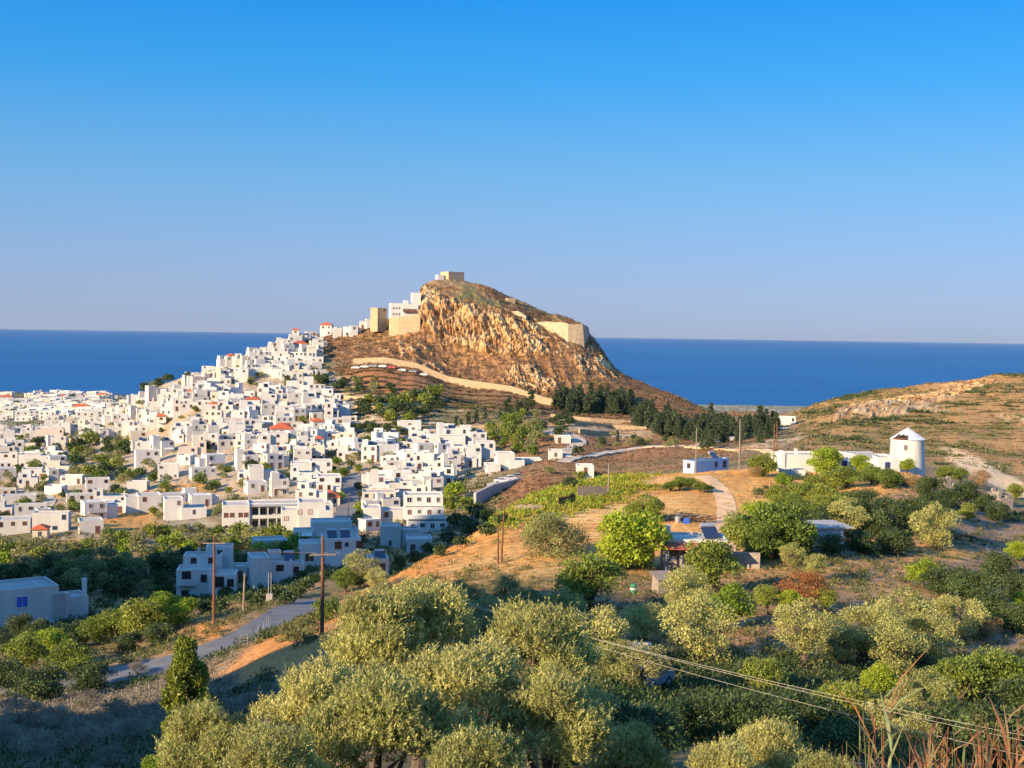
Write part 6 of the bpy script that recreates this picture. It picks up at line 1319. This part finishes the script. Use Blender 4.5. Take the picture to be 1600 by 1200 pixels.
o = mb.build('brushwood_pile', None, (v.x, v.y, hz(v.x, v.y))); reg(o, 'brushwood pile', v.x, v.y, v.z, 25, 'tangled pile of cut branches and scrap wood beside the dirt track', 'brushwood pile', 'landmark')
mb = MB(); mb.mesh_add([(-0.55,0,0),(0.5,0.05,0),(0.6,0.7,0.05),(-0.5,0.8,0),(-0.35,0.1,0.75),(0.3,0.12,0.9),(0.35,0.6,0.8),(-0.3,0.6,0.7)], [(0,1,5,4),(1,2,6,5),(2,3,7,6),(3,0,4,7),(4,5,6,7)], 'blue')
v2 = at(1073, 812, 176.5); o = mb.build('blue_tarpaulin', None, (v2.x, v2.y, hz(v2.x, v2.y))); reg(o, 'blue tarpaulin', v2.x, v2.y, v2.z, 5, 'bright blue tarpaulin bundle in front of the brushwood pile', 'tarpaulin', 'landmark')
v2 = at(1059, 800, 177); mb = MB(); mb.tube([(0,0,0),(0,0,0.75),(0,0,0.95)], [0.38,0.42,0.2], 'metal', 10); o = mb.build('water_drum', None, (v2.x, v2.y, hz(v2.x, v2.y))); reg(o, 'pale water drum', v2.x, v2.y, v2.z, 4, 'pale blue-grey drum at the left end of the brushwood pile', 'drum', 'landmark')
v = at(421, 957, 172); g0 = hz(v.x, v.y); root = link('electric_cabinet', None, None, (v.x, v.y, g0)); m_ = MB(); m_.box(-0.42, 0.42, -0.25, 0.25, -0.3, 1.35, 'slab'); m_.build('cabinet_body', root)
for x in (-0.15, 0.2): m_ = MB(); m_.tube([(x, 0, 1.35), (x, 0, 4.4-abs(x))], [0.05, 0.05], 'metal', 6); m_.build('pipe', root)
reg(root, 'grey roadside cabinet', v.x, v.y, g0, 5, 'grey concrete electric cabinet with two tall pipes beyond the road', 'cabinet', 'landmark')
# low wire fence along the bend of the road
root = None; P = path_pts([(375,1012),(400,1003),(412,990),(420,980)], 1.6); root = link('wire_fence', None, None, tuple(P[0]))
for i, q_ in enumerate(P):
    m_ = MB(); m_.tube([(0,0,-0.2),(0,0,1.2)], [0.035,0.03], 'metal', 5); zz = hz(q_.x, q_.y); m_.build('post', root, (q_.x-P[0].x, q_.y-P[0].y, zz-P[0].z))
mb = MB()
for h0 in (0.3, 0.6, 0.9, 1.15): mb.tube([(q_.x-P[0].x, q_.y-P[0].y, hz(q_.x, q_.y)-P[0].z+h0) for q_ in P], [0.012]*len(P), 'metal', 4, cap=False)
mb.build('mesh_wires', root); reg(root, 'low wire fence', P[0].x, P[0].y, P[0].z, 15, 'low metal wire fence along the bend of the asphalt road', 'fence', 'landmark')
# palms at the town edge
def palm(px, py, d, r, lab):
    v = at(px, py, d); g0 = hz(v.x, v.y); h_ = v.z-g0; root = link('palm_tree', None, None, (v.x, v.y, g0)); m_ = MB(); m_.tube([(0,0,-0.5),(0,0,h_)], [0.25,0.2], 'bark', 8); m_.build('trunk', root); q = random.Random(int(px)); mb = MB()
    for k in range(34):
        a = q.uniform(0, 2*PI); e = q.uniform(-0.3, 1.2); pts = []
        for i in range(6): t_ = i/5; pts.append(Vector((math.cos(a)*r*t_*math.cos(e*(1-t_*0.9)), math.sin(a)*r*t_*math.cos(e*(1-t_*0.9)), r*(math.sin(e)*t_-0.55*t_*t_))))
        for i in range(1, 6):
            s_ = Vector((-math.sin(a), math.cos(a), -0.35)); w_ = r*0.16
            mb.face([pts[i-1], pts[i], pts[i]+s_*w_], 'dark_l'); s2 = Vector((math.sin(a), -math.cos(a), -0.35)); mb.face([pts[i-1], pts[i]+s2*w_, pts[i]], 'dark_l')
    mb.build('fronds', root, (0, 0, h_)); reg(root, 'palm tree', v.x, v.y, v.z, r*FPX/d, lab, 'palm', 'landmark')
palm(568, 838, 292, 1.9, 'taller palm with spreading fronds above the shaded houses'); palm(577, 856, 284, 2.4, 'broad drooping palm just below the taller palm'); palm(598, 862, 282, 1.9, 'smaller palm right of the broad drooping palm'); palm(408, 858, 262, 1.7, 'palm with pale fronds behind the shaded houses')
# ------------------------------------------------------------------ tall dry reeds right in front
g = np.random.default_rng(12); mb = MB(); VV = []; FF = []; MI = []; off = 0
def blades(n, pxr, dr_, top_mean, mats_, thick, nleaf, seed):
    global off
    q = random.Random(seed)
    for k in range(n):
        px = q.triangular(*pxr); d = q.uniform(*dr_); v = at(px, max(1088, q.gauss(top_mean, 26)), d); g0 = hz(v.x, v.y); h_ = max(0.35, v.z-g0); lx, ly = q.gauss(0, 0.10)*h_, q.gauss(0, 0.08)*h_
        pts = [Vector((v.x-lx*(1-t_)**1.5, v.y-ly*(1-t_), g0+h_*t_)) for t_ in (0, 0.35, 0.7, 1.0)]
        mb.tube(pts, [thick, thick*0.8, thick*0.6, thick*0.35], 'reedg' if q.random() < 0.45 else 'reed', 4, cap=False)
        for j in range(nleaf):
            t_ = q.uniform(0.35, 1.0); b0 = Vector((v.x-lx*(1-t_)**1.5, v.y-ly*(1-t_), g0+h_*t_)); a = q.uniform(0, 2*PI); L_ = q.uniform(0.05, 0.16)*(1.2 if t_ > 0.8 else 1)
            dv = Vector((math.cos(a), math.sin(a), 0)); up = q.uniform(0.3, 2.2); m1 = b0+(dv*0.5+Vector((0, 0, up*0.5)))*L_*0.8; e = b0+(dv*1.0+Vector((0, 0, up*0.65)))*L_*1.25; s_ = Vector((-dv.y, dv.x, 0.2))*thick*q.uniform(1.0, 2.1)
            m_ = q.choice(mats_); mb.face([b0-s_*0.4, m1-s_, m1+s_, b0+s_*0.4], m_); mb.face([m1-s_, e, m1+s_], m_)
blades(46, (1400, 1640, 1560), (4.2, 6.5), 1165, ['reed', 'reed', 'reed', 'brownl'], 0.0036, 9, 1)
blades(10, (1325, 1440, 1380), (3.8, 4.8), 1105, ['reed', 'reed', 'reedg'], 0.0036, 8, 2)
blades(50, (1290, 1640, 1600), (4.5, 8.0), 1190, ['reed', 'brownl', 'reedg'], 0.0036, 8, 3)
tag(mb.build('dry_reeds'), 'reddish dry reeds with green stalks close by at the bottom right', None, None, 'stuff')

# ------------------------------------------------------------------ labels: each thing told apart by look and by the nearest landmark
for T in THINGS: T['p'] = project(T['x'], T['y'], T['z'])
LMK = []; seen_ph = {}
for T in THINGS:
    if T['lab'] and T['kind'] != 'wire' and T['ph'] not in seen_ph: LMK.append(T); seen_ph[T['ph']] = 1
def direction(dx, dy):
    a = math.degrees(math.atan2(-dy, dx)) % 360; k = int((a+22.5)//45) % 8
    return ['right of', 'up and right of', 'above', 'up and left of', 'left of', 'down and left of', 'below', 'down and right of'][k]
ORD = ['nearest', 'second-nearest', 'third-nearest', 'fourth-nearest', 'fifth-nearest', 'sixth-nearest', 'seventh-nearest', 'eighth-nearest', 'ninth-nearest', 'tenth-nearest']+['%dth-nearest' % i for i in range(11, 80)]
groups = {}
for T in THINGS:
    if T['lab']: continue
    def cost(Lm):
        if Lm is T or len(Lm['ph'].split()) > 5: return 1e9
        dx, dy = T['p'][0]-Lm['p'][0], T['p'][1]-Lm['p'][1]; return math.hypot(dx, dy*1.6)+abs(math.log(T['y']/Lm['y']))*60
    Lm = min(LMK, key=cost); dx, dy = T['p'][0]-Lm['p'][0], T['p'][1]-Lm['p'][1]
    T['c'] = math.hypot(dx, dy); groups.setdefault((T['ph'], direction(dx, dy), Lm['ph']), []).append(T)
for (ph, di, lp), L_ in groups.items():
    L_.sort(key=lambda T: T['c'])
    for i, T in enumerate(L_):
        s_ = (ORD[i]+' ' if len(L_) > 1 else '')+ph+' '+di+' the '+lp
        w_ = s_.split()
        if len(w_) > 16: s_ = s_.replace(' and left of', ' left of').replace(' and right of', ' right of')
        if len(s_.split()) > 16: s_ = s_.replace(' with a ', ', ').replace('two-storey ', 'tall ')
        T['o']['label'] = s_
        if len(s_.split()) > 16: print('LONG', s_)

# ------------------------------------------------------------------ the evening air over the sea
hm = bpy.data.materials.new('sea air'); hm.use_nodes = True; t = hm.node_tree; t.nodes.clear()
ho = t.nodes.new('ShaderNodeOutputMaterial'); hv = t.nodes.new('ShaderNodeVolumePrincipled'); t.links.new(hv.outputs[0], ho.inputs['Volume'])
hv.inputs['Color'].default_value = (0.42, 0.52, 0.68, 1); hv.inputs['Density'].default_value = 1.1e-5; hv.inputs['Anisotropy'].default_value = 0.0
mb = MB(); R2 = 62000; vs = [(-R2,-R2,-101.5),(R2,-R2,-101.5),(R2,R2,-101.5),(-R2,R2,-101.5),(-R2,-R2,170),(R2,-R2,170),(R2,R2,170),(-R2,R2,170)]
me = bpy.data.meshes.new('haze'); me.from_pydata(vs, [], [(0,3,2,1),(4,5,6,7),(0,1,5,4),(1,2,6,5),(2,3,7,6),(3,0,4,7)]); me.materials.append(hm); me.update()
tag(link('haze', me), 'thin pale evening haze over the sea and the town', None, None, 'stuff')
SC.cycles.volume_bounces = 0
